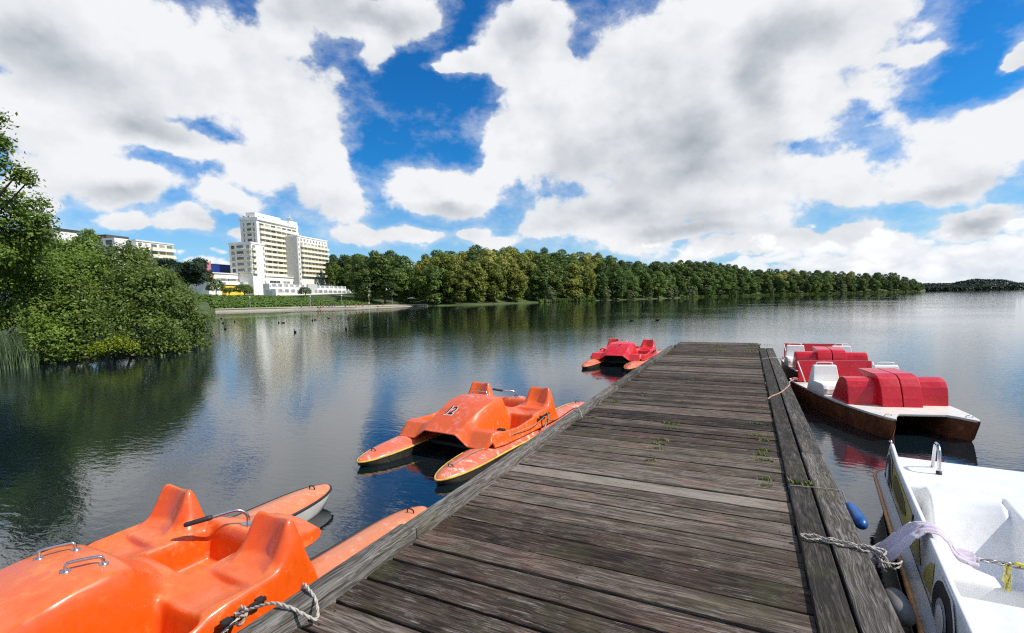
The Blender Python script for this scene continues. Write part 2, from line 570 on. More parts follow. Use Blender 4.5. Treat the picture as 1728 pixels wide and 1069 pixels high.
def plank_mesh(name, planks, mat, parent, bev=0.006):
    """planks: list of (corner-centre, size, rx, ry, rz, bid)"""
    bm = bmesh.new()
    lay = bm.verts.layers.float_vector.new('bid')
    for (c, s, rx, ry, rz, bid) in planks:
        m = Matrix.Translation(c) @ Matrix.Rotation(rz, 4, 'Z') @ Matrix.Rotation(ry, 4, 'Y') @ Matrix.Rotation(rx, 4, 'X') @ Matrix.Diagonal((*s, 1))
        r = bmesh.ops.create_cube(bm, size=1.0, matrix=m)
        vs = r['verts']
        for v in vs: v[lay] = Vector(bid)
        es = list({e for v in vs for e in v.link_edges})
        bmesh.ops.bevel(bm, geom=es, offset=bev, segments=2, affect='EDGES', profile=0.6)
    me = bpy.data.meshes.new(name)
    bm.to_mesh(me); bm.free()
    return link_mesh(name, me, mat, parent)


DZ = 0.50   # deck level above the lake
dock = empty('jetty', (-0.85, 8.0, 0))
tag(dock, 'weathered grey timber jetty running out into the lake between the moored pedal boats', 'jetty')
def P_(o):  # parent keeping world coordinates
    o.parent = dock
    o.matrix_parent_inverse = Matrix.Translation((0.85, -8.0, 0))
    return o

pl = []
y = -1.2
R_ = random.Random(5)
while y < 17.45:
    w = R_.choice([0.17, 0.19, 0.205, 0.215, 0.225, 0.24])
    bid = (R_.random(), R_.random(), R_.random())
    if y < 4.02 <= y + w:
        bid = (R_.random(), R_.random(), 1.45)
    x0 = -1.985 + R_.uniform(-0.012, 0.012)
    x1 = 0.325 + R_.uniform(-0.012, 0.008)
    if y > 15.6: x1 = 0.34 + R_.uniform(-0.02, 0.03); x0 = -2.05 + R_.uniform(-0.05, 0.02)
    g = R_.choice([0.011, 0.014, 0.018, 0.024])
    pl.append((((x0 + x1) / 2, y + w / 2, DZ - 0.02 + R_.uniform(-0.004, 0.004)), (x1 - x0, w - g, 0.04), R_.uniform(-0.02, 0.02), R_.uniform(-0.002, 0.002), R_.uniform(-0.004, 0.004), bid))
    y += w
P_(plank_mesh('deck_boards', pl, M_BOARD, None))
# rusty nail heads where the boards cross the stringers
M_NAIL = simple_mat('rusty_nail', (0.035, 0.024, 0.018), 0.6, 0.5, 0.4, 90)
nails = []
for (c_, s_, *_r) in pl:
    for x in (-1.90, -0.86, 0.24):
        for q in (-.28, .28):
            zc = c_[2] + .0205 + math.sin(_r[0]) * q * s_[1]
            nails.append((x + R_.uniform(-.018, .018), c_[1] + q * s_[1] + R_.uniform(-.01, .01), zc + .0012))
nails.sort(key=lambda p: abs(p[1] - 2.2))
mb = MB()
mb.disc((0, 0, 0), .0055, 'z', 8)
nh = mb.build('nail_head', M_NAIL, None)
for k, p in enumerate(nails[:96]):
    o = nh if k == 0 else nh.copy()
    if k: COL.objects.link(o)
    o.location = p
    P_(o)
mb = MB()
for p in nails[96:]: mb.disc(p, .0055, 'z', 8)
o = P_(mb.build('nail_heads', M_NAIL, None))
o['kind'] = 'stuff'
# left kerb beam in four lengths
segs = [(-1.2, 2.52, 0.594, -2.045, -2.036), (2.525, 8.25, 0.578, -2.036, -2.05), (8.255, 12.1, 0.582, -2.05, -2.055), (12.105, 15.45, 0.575, -2.052, -2.062)]
for (ya, yb, zt, xa, xb) in segs:
    ang = math.atan2(-(xb - xa), yb - ya)
    P_(plank_mesh('kerb_beam', [(((xa + xb) / 2, (ya + yb) / 2, zt - 0.06), (0.125, yb - ya, 0.12), 0, 0, ang, (R_.random(), R_.random(), R_.random()))], M_BEAM, None, 0.012))
# two heavy planks down the right edge
for (xa, xb, zt) in ((0.328, 0.486, 0.536), (0.502, 0.678, 0.542)):
    yy = [-1.2, 6.9 if xa < .4 else 5.4, 15.6]
    for a_, b_ in zip(yy[:-1], yy[1:]):
        P_(plank_mesh('edge_plank', [(((xa + xb) / 2, (a_ + b_) / 2, zt - 0.035), (xb - xa, b_ - a_ - 0.004, 0.07), 0, R_.uniform(-.01, .01), R_.uniform(-.0006, .0006), (R_.random(), R_.random(), R_.random()))], M_BEAM, None, 0.012))
# stringers under the boards, and piles
for x in (-1.93, -0.85, 0.22, 0.60):
    P_(plank_mesh('stringer', [((x, 7.2 if x > .5 else 8.1, DZ - 0.125 if x < .5 else 0.38), (0.12, 16.6 if x > .5 else 18.2, 0.16), 0, 0, 0, (R_.random(), R_.random(), R_.random()))], M_BEAM, None, 0.01))
for yy in (0.3, 4.2, 8.1, 12.0, 16.4):
    for x in (-1.72, 0.12):
        mb = MB()
        mb.tube([(x, yy, -0.8), (x, yy, 0.30)], 0.085, 14)
        P_(mb.build('pile', M_BEAM, None))
    P_(plank_mesh('crossbeam', [((-0.75, yy + .15, 0.235), (2.7, 0.12, 0.12), 0, 0, 0, (R_.random(), R_.random(), R_.random()))], M_BOARD, None, 0.01))

# moss growing in the gaps between boards
m_moss, nt, b = new_mat('moss')
tc = nt.new('ShaderNodeTexCoord').outputs['Object']
nt.put(b.inputs['Base Color'], nt.ramp(nt.noise(tc, 30, 3), [(0.3, (0.07, 0.105, 0.012)), (0.55, (0.16, 0.21, 0.03)), (0.75, (0.30, 0.28, 0.07))]))
b.inputs['Roughness'].default_value = 0.8
def Z2(x, y): return (960 + x / 3.818, 570 + y / 3.818)
spots = [Z2(935, 60) + (0.22, 90), Z2(950, 85) + (.16, 70), Z2(910, 108) + (.1, 30), Z2(882, 140) + (.1, 18), Z2(862, 188) + (.1, 24), Z2(820, 275) + (.12, 26), Z2(765, 370) + (.13, 18),
         Z2(630, 552) + (.08, 26), Z2(650, 583) + (.08, 20), Z2(700, 562) + (.06, 10), Z2(580, 685) + (.1, 24), Z2(565, 715) + (.1, 16), Z2(527, 790) + (.05, 16), Z2(1180, 50) + (.24, 50), Z2(1175, 90) + (.18, 36),
         Z2(1185, 130) + (.14, 22), Z2(1195, 45) + (.2, 40), Z2(1190, 390) + (.1, 10), Z2(1195, 440) + (.08, 10), Z2(1220, 555) + (.1, 20), Z2(1190, 630) + (.08, 20), Z2(1262, 637) + (.09, 22), Z2(1240, 665) + (.07, 16),
         Z2(1260, 725) + (.07, 18), Z2(1245, 755) + (.07, 14), Z2(1270, 793) + (.1, 24), Z2(1215, 785) + (.05, 8), Z2(1275, 912) + (.05, 12), Z2(1270, 957) + (.06, 14), Z2(675, 75) + (.1, 22), Z2(640, 112) + (.09, 20), Z2(150, 515) + (.05, 14), Z2(290, 408) + (.05, 12),
         Z2(735, 415) + (.08, 12), Z2(455, 250) + (.06, 10), Z2(480, 355) + (.06, 10), Z2(600, 655) + (.06, 10), Z2(1235, 480) + (.08, 12), (1085, 668, .06, 14), (1010, 640, .05, 10)]
vs, fs = [], []
def blades(c, n, sx, sy, hgt):
    for _ in range(n):
        px_, py_ = c[0] + R_.gauss(0, sx * .5), c[1] + R_.gauss(0, sy * .5)
        for _k in range(4):
            a = R_.uniform(0, 2 * PI)
            hh = R_.uniform(.4, 1.2) * hgt
            w_ = R_.uniform(.003, .007)
            lean = R_.uniform(.2, 1.0) * hh
            bx, by = px_ + R_.gauss(0, .012), py_ + R_.gauss(0, .012)
            i = len(vs)
            dx, dy = math.cos(a), math.sin(a)
            vs.extend([(bx - dy * w_, by + dx * w_, c[2]), (bx + dy * w_, by - dx * w_, c[2]), (bx + dx * lean + dy * w_ * .3, by + dy * lean - dx * w_ * .3, c[2] + hh), (bx + dx * lean - dy * w_ * .3, by + dy * lean + dx * w_ * .3, c[2] + hh)])
            fs.append((i, i + 1, i + 2, i + 3))
for (px, py, sx, n) in spots:
    c = onz(px, py, DZ)
    blades((c.x, c.y, DZ - 0.006), n, sx * (1.0 if c.y < 14 else 1.5), 0.03 if c.y < 14 else .22, 0.022 if c.y < 14 else .035)
for (px, py, n) in ((1344, 815, 10), (1366, 818, 10)):
    c = onz(px, py, .54)
    blades((c.x, c.y, .536), n, .04, .03, .03)
moss = link_mesh('moss', np_mesh('moss', vs, fs), m_moss)
tag(moss, 'yellow green moss and grass tufts sprouting between the jetty boards', 'moss', kind='stuff')
# ------------------------------------------------------------------ orange moulded pedal boats
def ssn(a, b, x):
    t = np.clip((x - a) / (b - a), 0, 1)
    return t * t * (3 - 2 * t)


def lin(a, b, x):
    return np.clip((x - a) / (b - a), 0, 1)


def shell_z(x, y, u):
    s = np.abs(x)
    rim = np.interp(y, [-1.22, -1.06, -.95, -.5, -.08, .1, .35, .50, .62, .72, .8], [.205, .375, .385, .35, .385, .425, .44, .45, .40, .26, .24])
    z = rim.copy()
    # foot wells in front of the seats
    wx = ssn(.35, .43, s) * (1 - ssn(.71, .79, s))
    wy = ssn(-.93, -.80, y) * (1 - ssn(-.11, -.02, y))
    z = z + (.11 - z) * wx * wy
    # seats: dished pans between the console and the outer lip
    seat = .425 - .045 * np.clip(1 - ((s - .53) / .23) ** 2, 0, 1) - .02 * ssn(.1, .4, y)
    ms = ssn(-.07, 0.02, y) * (1 - ssn(.56, .64, y)) * (1 - ssn(.74, .80, s)) * ssn(.26, .30, s)
    z = z + (seat - z) * ms
    # bonnet over the pedals
    hz = np.interp(y, [-1.23, -1.18, -1.0, -.8, -.6, -.4, -.25, -.14, -.04, .06, .14], [.335, .355, .455, .55, .615, .65, .655, .63, .53, .455, .44])
    ht = np.interp(y, [-1.2, -.8, -.5, -.18, .05], [.265, .315, .355, .335, .22])
    hb = ht + np.interp(y, [-1.2, -.9, -.4, -.1, .05], [.19, .13, .085, .10, .08])
    crown = .025 * np.clip(1 - (s / ht) ** 2, 0, 1) * ssn(-1.15, -.6, y)
    m = (1 - lin(ht, hb, s)) * (1 - ssn(.10, .20, y))
    z = np.maximum(z, z + (hz + crown - z) * m)
    # well behind the console and the tail deck
    tail = np.interp(y, [.55, .64, .78, 1.15, 1.22], [.445, .45, .44, .345, .33]) - .06 * (s / .36) ** 2 * ssn(.7, .9, y)
    mt = ssn(.60, .66, y) * (1 - ssn(.32, .40, s))
    z = z + (np.minimum(tail, .46) - z) * mt
    well = ssn(.14, .20, y) * (1 - ssn(.575, .625, y)) * (1 - ssn(.225, .285, s))
    z = z + (.19 - z) * well
    con = ssn(.02, .08, y) * (1 - ssn(.62, .66, y)) * ssn(.20, .24, s) * (1 - ssn(.28, .33, s))
    z = np.maximum(z, .435 * con * (1 - well))
    # backrests
    yd = y - .05 * np.clip(1 - ((s - .57) / .165) ** 2, 0, 1)
    zf = np.minimum(np.interp(yd, [.26, .36, .43, .48, .535, .56], [.42, .43, .475, .56, .68, .70]), np.interp(y, [.575, .60, .635, .70, .735], [.70, .685, .57, .34, .24]))
    zb = np.interp(y, [.5, .735], [.41, .24])
    zb = np.minimum(zb, zf)
    bx = lin(.285, .415, s)
    ox = lin(.845, .735, s)
    back = zb + (zf - zb) * np.minimum(bx, ox)
    z = np.where((y > .26) & (s > .28), np.maximum(z, back), z)
    z = np.where((y > .60) & (s > .42), np.where(y > .64, back, z), z)
    # turned-down outer edge
    e = ssn(.925, .995, np.abs(u))
    low = np.where(y > .78, .235, .20)
    z = z + (np.minimum(low, z) - z) * e * np.where(y < -1.1, .3, 1)
    te = ssn(1.12, 1.215, y)
    z = z + (.25 - z) * te
    return z


def blur(Z, n=1):
    for _ in range(n):
        Zp = np.pad(Z, 1, mode='edge')
        Z = (Zp[1:-1, 1:-1] * 4 + (Zp[:-2, 1:-1] + Zp[2:, 1:-1] + Zp[1:-1, :-2] + Zp[1:-1, 2:]) * 2 + Zp[:-2, :-2] + Zp[:-2, 2:] + Zp[2:, :-2] + Zp[2:, 2:]) / 16
    return Z


def halfw(y):
    return np.interp(y, [-1.22, -1.1, -.9, .1, .6, .70, .735, .775, .80, 1.02, 1.12, 1.18, 1.215], [.74, .80, .845, .86, .855, .845, .80, .40, .375, .365, .335, .28, .22])


NU, NV = 171, 250
ys = np.linspace(-1.22, 1.215, NV)
us = np.linspace(-1, 1, NU)
YY, UU = np.meshgrid(ys, us, indexing='ij')
XX = UU * halfw(YY)
ZZ = blur(shell_z(XX, YY, UU), 2)
idx = np.arange(NU * NV).reshape(NV, NU)
SHELL_F = np.stack([idx[:-1, :-1], idx[:-1, 1:], idx[1:, 1:], idx[1:, :-1]], -1).reshape(-1, 4)
SHELL_V = np.stack([XX, YY, ZZ], -1).reshape(-1, 3)


def shell_at(x, y):
    """height of the moulded shell at local x, y"""
    i = int(np.clip((y + 1.22) / 2.435 * (NV - 1), 0, NV - 1))
    w = float(halfw(np.array([ys[i]]))[0])
    j = int(np.clip((x / w + 1) / 2 * (NU - 1), 0, NU - 1))
    return float(ZZ[i, j])


def grp_mat(name, deep, faded, wear=0.5, wearcol=(0.75, 0.5, 0.42), rough=0.33, blotch=0.5):
    """weathered gel coat: faded where it lies open to the sky, scuffed and grimy"""
    m, nt, b = new_mat(name)
    tc = nt.new('ShaderNodeTexCoord').outputs['Object']
    gn = nt.new('ShaderNodeNewGeometry')
    vt = nt.new('ShaderNodeVectorTransform', vector_type='NORMAL', convert_from='WORLD', convert_to='OBJECT')
    nt.l.new(gn.outputs['Normal'], vt.inputs[0])
    sp = nt.new('ShaderNodeSeparateXYZ')
    nt.l.new(vt.outputs[0], sp.inputs[0])
    n1 = nt.noise(tc, 3.0, 5, 0.6)
    n2 = nt.noise(tc, 14.0, 6, 0.65)
    n3 = nt.noise(tc, 55.0, 4, 0.6)
    st = nt.noise(nt.mapping(tc, scale=(9, 9, 1.2)), 4.0, 4, 0.6)
    up = nt.rng(sp.outputs[2], 0.55, 0.98, 0, 1)
    fade = nt.math('MULTIPLY', up, nt.rng(nt.math('ADD', nt.math('MULTIPLY', n1, .6), nt.math('MULTIPLY', n2, .4)), 0.35, 0.62, 1 - blotch, 1))
    col = nt.mix(fade, deep, faded)
    col = nt.mix(nt.math('MULTIPLY', nt.rng(st, 0.5, 0.75, 0, 0.35), nt.math('SUBTRACT', 1, up)), col, tuple(c * .55 for c in deep))
    col = nt.mix(nt.math('MULTIPLY', nt.rng(n2, 0.53, 0.62, 0, wear), nt.rng(n1, 0.44, 0.58, 0, 1)), col, wearcol)
    col = nt.mix(nt.rng(n3, 0.62, 0.8, 0, 0.35), col, tuple(c * .5 for c in deep))
    nt.put(b.inputs['Base Color'], col)
    nt.put(b.inputs['Roughness'], nt.rng(n2, 0.3, 0.7, rough - .07, rough + .16))
    b.inputs['Coat Weight'].default_value = 0.25
    b.inputs['Coat Roughness'].default_value = 0.12
    nt.put(b.inputs['Normal'], nt.bump(nt.math('ADD', n1, nt.math('MULTIPLY', n3, .06)), 0.12, 0.02))
    return m


M_STEEL = simple_mat('scuffed_steel', (0.55, 0.55, 0.56), 0.25, 1.0, 0.12, 60)
M_RUBBER = simple_mat('black_rubber', (0.018, 0.018, 0.019), 0.55, 0, 0.3, 60)
M_DARK = simple_mat('dark_underside', (0.012, 0.011, 0.010), 0.7, 0, 0.4, 12)
M_ROPE = simple_mat('braided_rope', (0.52, 0.47, 0.40), 0.9, 0, 0.25, 220, 0.8)
M_ROPE2 = simple_mat('grey_rope', (0.36, 0.33, 0.29), 0.9, 0, 0.3, 220, 0.8)
M_WHITE_HULL = simple_mat('scuffed_white_hull', (0.55, 0.53, 0.48), 0.45, 0, 0.2, 9)
M_BLACK_PAINT = simple_mat('black_paint', (0.014, 0.014, 0.015), 0.45, 0, 0.2, 30)
M_WHITE_PAINT = simple_mat('white_sticker', (0.75, 0.74, 0.70), 0.5, 0, 0.06, 30)


def pontoon(cx, L=2.06, wid=.245, front=1.0):
    """catamaran float: rounded ends, cambered deck, flat sides, rockered keel"""
    prof = []
    N = 64
    rows, rim = [], []
    for i in range(N + 1):
        t = -1 + 2 * i / N
        t = math.copysign(1 - (1 - abs(t)) ** 1.35, t)
        y = L * t
        a = abs(t)
        w = wid * max(0.004, (1 - max(0, (a - .40) / .60) ** (3.0 if t < 0 else 4.6))) ** (.60 if t < 0 else .52)
        top = .135 - .055 * max(0, (a - .45) / .55) ** 1.4 if t < 0 else .135 + .030 * max(0, (a - .55) / .45) ** 1.5
        keel = -.17 + (.17 + top - .045) * max(0, (a - .62) / .38) ** 2.2
        cam_ = (.085 if t < 0 else .05) * (w / wid) ** .8
        row = []
        for k in range(9):
            q = -1 + 2 * k / 8
            row.append((cx + w * q, y, top + cam_ * (1 - q * q)))
        row += [(cx + w * .99, y, top - .018), (cx + w * .95, y, (top + keel) / 2 + .02), (cx + w * .72, y, keel + .02), (cx, y, keel), (cx - w * .72, y, keel + .02), (cx - w * .95, y, (top + keel) / 2 + .02), (cx - w * .99, y, top - .018)]
        rows.append(row)
        rim.append(((cx + w * 1.0, y, top - .004), (cx - w * 1.0, y, top - .004)))
    return rows, [r[0] for r in rim] + [r[1] for r in rim[::-1]]


def lettering(text, size, x0, y0, off, lift):
    cu = bpy.data.curves.new('lettering', 'FONT')
    cu.body = text
    cu.size = size
    cu.align_x = 'CENTER'
    cu.align_y = 'CENTER'
    cu.offset = off
    cu.shear = 0.22
    cu.space_character = 1.05
    o = bpy.data.objects.new('lettering', cu)
    COL.objects.link(o)
    bpy.context.view_layer.update()
    me = bpy.data.meshes.new_from_object(o.evaluated_get(bpy.context.evaluated_depsgraph_get()))
    bpy.data.objects.remove(o)
    bpy.data.curves.remove(cu)
    return me


def make_pedal_boat(label, loc, rz, mats, trim_mat, hull_mat, number=None, handles='pair', tiller=0.0, sag=0.0, num_pos=(-.11, -.85)):
    root = empty('pedal_boat', (*loc, sag), rz)
    tag(root, label, 'pedal boat', 'moulded pedal boats along the left side of the jetty')
    shell_m, pont_m = mats
    me = np_mesh('body_shell', SHELL_V, SHELL_F, True)
    sh = link_mesh('body_shell', me, [shell_m], root)
    md = sh.modifiers.new('thickness', 'SOLIDIFY')
    md.thickness = 0.014
    md.offset = -1
    # rolled fibreglass lip along the open front edge
    mb = MB()
    lip = [Vector((XX[0, j], YY[0, j] - .004, ZZ[0, j] - .004)) for j in range(0, NU, 3)]
    mb.tube(lip, .011, 6)
    mb.build('front_lip', shell_m, sh, True)
    for sx in (-.645, .645):
        rows, rim = pontoon(sx)
        mb = MB()
        mb.grid([[Vector(p) for p in r] for r in rows], close_u=True)
        mb.bm.faces.ensure_lookup_table()
        nd = 8
        o = mb.build('pontoon', pont_m, root)
        o.data.materials.append(hull_mat)
        for k_, p in enumerate(o.data.polygons):
            if k_ % 16 >= 8: p.material_index = 1
        mb = MB()
        mb.tube(rim, .013, 6, closed=True)
        mb.build('rub_strip', trim_mat, o, True)
        for yy in (-1.80, 1.86):
            z = .150 if yy < 0 else .195
            mb = MB()
            mb.tube(catmull([(sx - .035, yy, z - .01), (sx - .03, yy - .005, z + .03), (sx + .03, yy - .005, z + .03), (sx + .035, yy, z - .01)], 4), .006, 6)
            mb.build('mooring_eye', M_BLACK_PAINT, o, True)
    # crossbeams, and a dark box added as the black shade inside the shell
    for yy in (-.98, .2, .95):
        mb = MB()
        mb.box((0, yy, .115), (1.3, .06, .045), bev=.006)
        mb.build('crossbeam', M_DARK, root)
    mb = MB()
    mb.box((0, -.38, .17), (.50, .75, .24), bev=.03)
    mb.box((0, .38, .10), (.46, .5, .12), bev=.02)
    mb.build('dark_interior_box', M_DARK, root)
    mb = MB()
    mb.tube([(-.5, -.6, .2), (.5, -.6, .2)], .012, 8)
    for k in range(6):
        a = k * PI / 3 + .3
        mb.box((0, -.38 + .17 * math.cos(a), .03 + .17 * math.sin(a)), (.34, .14, .008), rx=a)
    mb.build('paddle_wheel', M_DARK, root)
    # pedals in both foot wells
    for sx in (-.56, .56):
        mb = MB()
        mb.tube([(sx - .17, -.55, .22), (sx - .06, -.55, .22), (sx - .05, -.66, .30), (sx + .03, -.66, .30)], .011, 8)
        mb.tube([(sx + .05, -.44, .15), (sx - .06, -.55, .22)], .011, 8)
        p = mb.build('crank', M_STEEL, root, True)
        mb = MB()
        mb.box((sx + .06, -.66, .31), (.10, .075, .035), bev=.008)
        mb.build('pedal', M_RUBBER, p)
        mb = MB()
        mb.box((sx + .04, -.44, .15), (.10, .075, .03), bev=.008)
        mb.build('pedal', M_RUBBER, p)
    # grab handles on the bonnet
    def handle(a, b2):
        a = Vector((*a, shell_at(*a) - .004)); c = Vector((*b2, shell_at(*b2) - .004))
        up = Vector((0, 0, .052))
        d_ = (c - a)
        mb = MB()
        mb.tube(catmull([a, a + up * .75 + d_ * .02, a + up + d_ * .16, c + up - d_ * .16, c + up * .75 - d_ * .02, c], 5), .0085, 8)
        for q in (a, c):
            mb.tube([q + Vector((0, 0, -.01)), q + Vector((0, 0, .012))], .022, 12)
        mb.build('grab_handle', M_STEEL, root)
    if handles == 'pair':
        handle((.12, -.36), (.20, -.22))
        handle((-.22, -.36), (-.14, -.22))
    else:
        handle((-.17, -.22), (.09, -.22))
    # tiller: pivot plate, bent tube, grip
    piv = Vector((.02, .74, .445))
    a = tiller
    tilt = 0.0 if handles == 'pair' else .075
    dr = Vector((-math.sin(a), -math.cos(a), 0))
    mb = MB()
    mb.tube(catmull([piv + Vector((0, 0, -.01)), piv + Vector((0, 0, .06)), piv + dr * .03 + Vector((0, 0, .105)), piv + dr * .09 + Vector((0, 0, .125)), piv + dr * .24 + Vector((0, 0, .11 + tilt * .4))], 5), .013, 10)
    mb.box(piv + Vector((0, 0, .002)), (.10, .07, .008), bev=.002)
    t = mb.build('tiller', M_STEEL, root)
    mb = MB()
    mb.tube([piv + dr * .225 + Vector((0, 0, .1115 + tilt * .36)), piv + dr * .25 + Vector((0, 0, .109 + tilt * .42)), piv + dr * .385 + Vector((0, 0, .096 + tilt)), piv + dr * .40 + Vector((0, 0, .0945 + tilt))], [.016, .019, .018, .012], 10)
    mb.build('grip', M_RUBBER, t)
    # black side cleats under the seat lip
    for sx in (-1, 1):
        x = sx * .868
        mb = MB()
        mb.box((x, .04, .355), (.03, .05, .05), bev=.006)
        mb.box((x, .24, .365), (.03, .045, .045), bev=.006)
        mb.box((x + sx * .018, .14, .372), (.022, .26, .024), bev=.008, rx=.04)
        mb.build('side_cleat', M_RUBBER, root)
    if number:
        bpy.context.view_layer.update()
        for (off, lift, mt, nm) in ((.013, .006, M_WHITE_PAINT, 'number_outline'), (.004, .012, M_BLACK_PAINT, 'number')):
            if number != '12' and nm == 'number_outline': continue
            me = lettering(number, .165 if number == '12' else .12, 0, 0, off, lift)
            bmx = bmesh.new(); bmx.from_mesh(me)
            x0, y0 = num_pos
            for v in bmx.verts:
                lx, ly = v.co.x, v.co.y
                px_, py_ = x0 + lx * .95, y0 + ly * 1.25
                v.co = Vector((px_, py_, .0))
            # follow the bonnet: fit its slope around the number
            za = shell_at(x0, y0 - .08); zb_ = shell_at(x0, y0 + .08)
            zl = shell_at(x0 - .07, y0); zr = shell_at(x0 + .07, y0); zc = shell_at(x0, y0)
            for v in bmx.verts:
                dx = (v.co.x - x0) / .07
                v.co.z = max(zc, (za + zb_) / 2) + (zb_ - za) / .16 * (v.co.y - y0) + (zr - zl) / 2 * dx + ((zl + zr) / 2 - zc) * dx * dx + lift
            bmx.to_mesh(me); bmx.free()
            link_mesh(nm, me, mt, root)
    return root


M_OR_A = grp_mat('orange_gelcoat', (0.74, 0.085, 0.002), (0.78, 0.185, 0.055), 0.35, (0.78, 0.30, 0.06), .34, .55)
M_OR_AP = grp_mat('orange_float_gelcoat', (0.66, 0.13, 0.03), (0.72, 0.26, 0.12), 0.35, (0.72, 0.5, 0.36), .42, .4)
M_OR_B = grp_mat('faded_orange_gelcoat', (0.76, 0.115, 0.006), (0.72, 0.125, 0.060), 0.7, (0.74, 0.30, 0.20), .38, .75)
M_OR_BP = grp_mat('scuffed_orange_float', (0.66, 0.10, 0.03), (0.72, 0.19, 0.11), 0.9, (0.70, 0.58, 0.50), .45, .6)
M_RED_C = grp_mat('red_gelcoat', (0.60, 0.014, 0.012), (0.70, 0.030, 0.040), 0.2, (0.6, 0.2, 0.14), .36, .4)
M_RED_CP = grp_mat('orange_red_float', (0.62, 0.11, 0.03), (0.70, 0.20, 0.11), 0.4, (0.7, 0.5, 0.42), .42, .5)
M_TRIM_Y = simple_mat('worn_yellow_edge', (0.62, 0.42, 0.06), 0.6, 0, 0.5, 14)
M_TRIM_O = simple_mat('worn_orange_edge', (0.55, 0.20, 0.03), 0.6, 0, 0.4, 14)
M_HULL_BLACK = simple_mat('black_float_hull', (0.03, 0.025, 0.018), 0.5, 0, 0.5, 9)

boatA = make_pedal_boat('bright orange pedal boat nearest the camera, with two steel grab handles on its bonnet', (-3.42, 1.55), math.radians(-2), (M_OR_A, M_OR_AP), M_RUBBER, M_WHITE_HULL, None, 'pair', 0.55)
boatB = make_pedal_boat('faded orange pedal boat numbered 12 in black, its floats edged in yellow', (-3.57, 6.5), math.radians(-5.5), (M_OR_B, M_OR_BP), M_TRIM_Y, M_HULL_BLACK, '12', 'single', 0.75)
boatC = make_pedal_boat('red pedal boat with orange floats moored farthest out along the jetty', (-3.50, 15.55), math.radians(-4), (M_RED_C, M_RED_CP), M_TRIM_O, M_HULL_BLACK, '7', 'single', 0.2, num_pos=(0, -.72))

# ------------------------------------------------------------------ red and white catamaran pedal boats
def red_mat():
    m, nt, b = new_mat('glossy_red_panel')
    tc = nt.new('ShaderNodeTexCoord').outputs['Object']
    n1 = nt.noise(tc, 2.5, 5, 0.6)
    n2 = nt.noise(tc, 30, 5, 0.6)
    nt.put(b.inputs['Base Color'], nt.mix(nt.rng(n2, .58, .75, 0, .5), nt.ramp(n1, [(.3, (0.50, 0.004, 0.012)), (.7, (0.62, 0.007, 0.020))]), (0.55, 0.16, 0.15)))
    nt.put(b.inputs['Roughness'], nt.rng(n1, .3, .7, .22, .38))
    b.inputs['Coat Weight'].default_value = 0.15
    nt.put(b.inputs['Normal'], nt.bump(n1, 0.25, 0.03))
    return m
M_RED = red_mat()
M_CREAM = simple_mat('cream_deck', (0.70, 0.67, 0.60), 0.42, 0, 0.09, 7)
M_SEATW = simple_mat('white_seat', (0.80, 0.79, 0.74), 0.40, 0, 0.05, 6)
def brown_mat():
    m, nt, b = new_mat('brown_hull')
    tc = nt.new('ShaderNodeTexCoord').outputs['Object']
    n1 = nt.noise(nt.mapping(tc, scale=(3, 1, 1)), 5.0, 6, 0.65)
    n2 = nt.noise(tc, 26, 5, 0.65)
    col = nt.ramp(n1, [(.3, (0.06, 0.018, 0.010)), (.55, (0.20, 0.065, 0.024)), (.78, (0.36, 0.15, 0.05))])
    nt.put(b.inputs['Base Color'], nt.mix(nt.rng(n2, .6, .72, 0, .6), col, (0.03, 0.02, 0.014)))
    nt.put(b.inputs['Roughness'], nt.rng(n2, .3, .7, .3, .55))
    return m
M_BROWN = brown_mat()


def hull_outline(sx):
    """plan of one hull, outer edge then inner edge (y, x)"""
    outer = [(0, .50), (.12, .555), (.4, .635), (.8, .705), (1.3, .755), (2.0, .775), (2.8, .765), (3.2, .745), (3.45, .68), (3.58, .55)]
    inner = [(0, .50), (.12, .44), (.25, .37), (.34, .30), (.8, .285), (1.3, .28), (2.0, .28), (2.8, .28), (3.2, .30), (3.45, .38), (3.58, .55)]
    return outer, inner


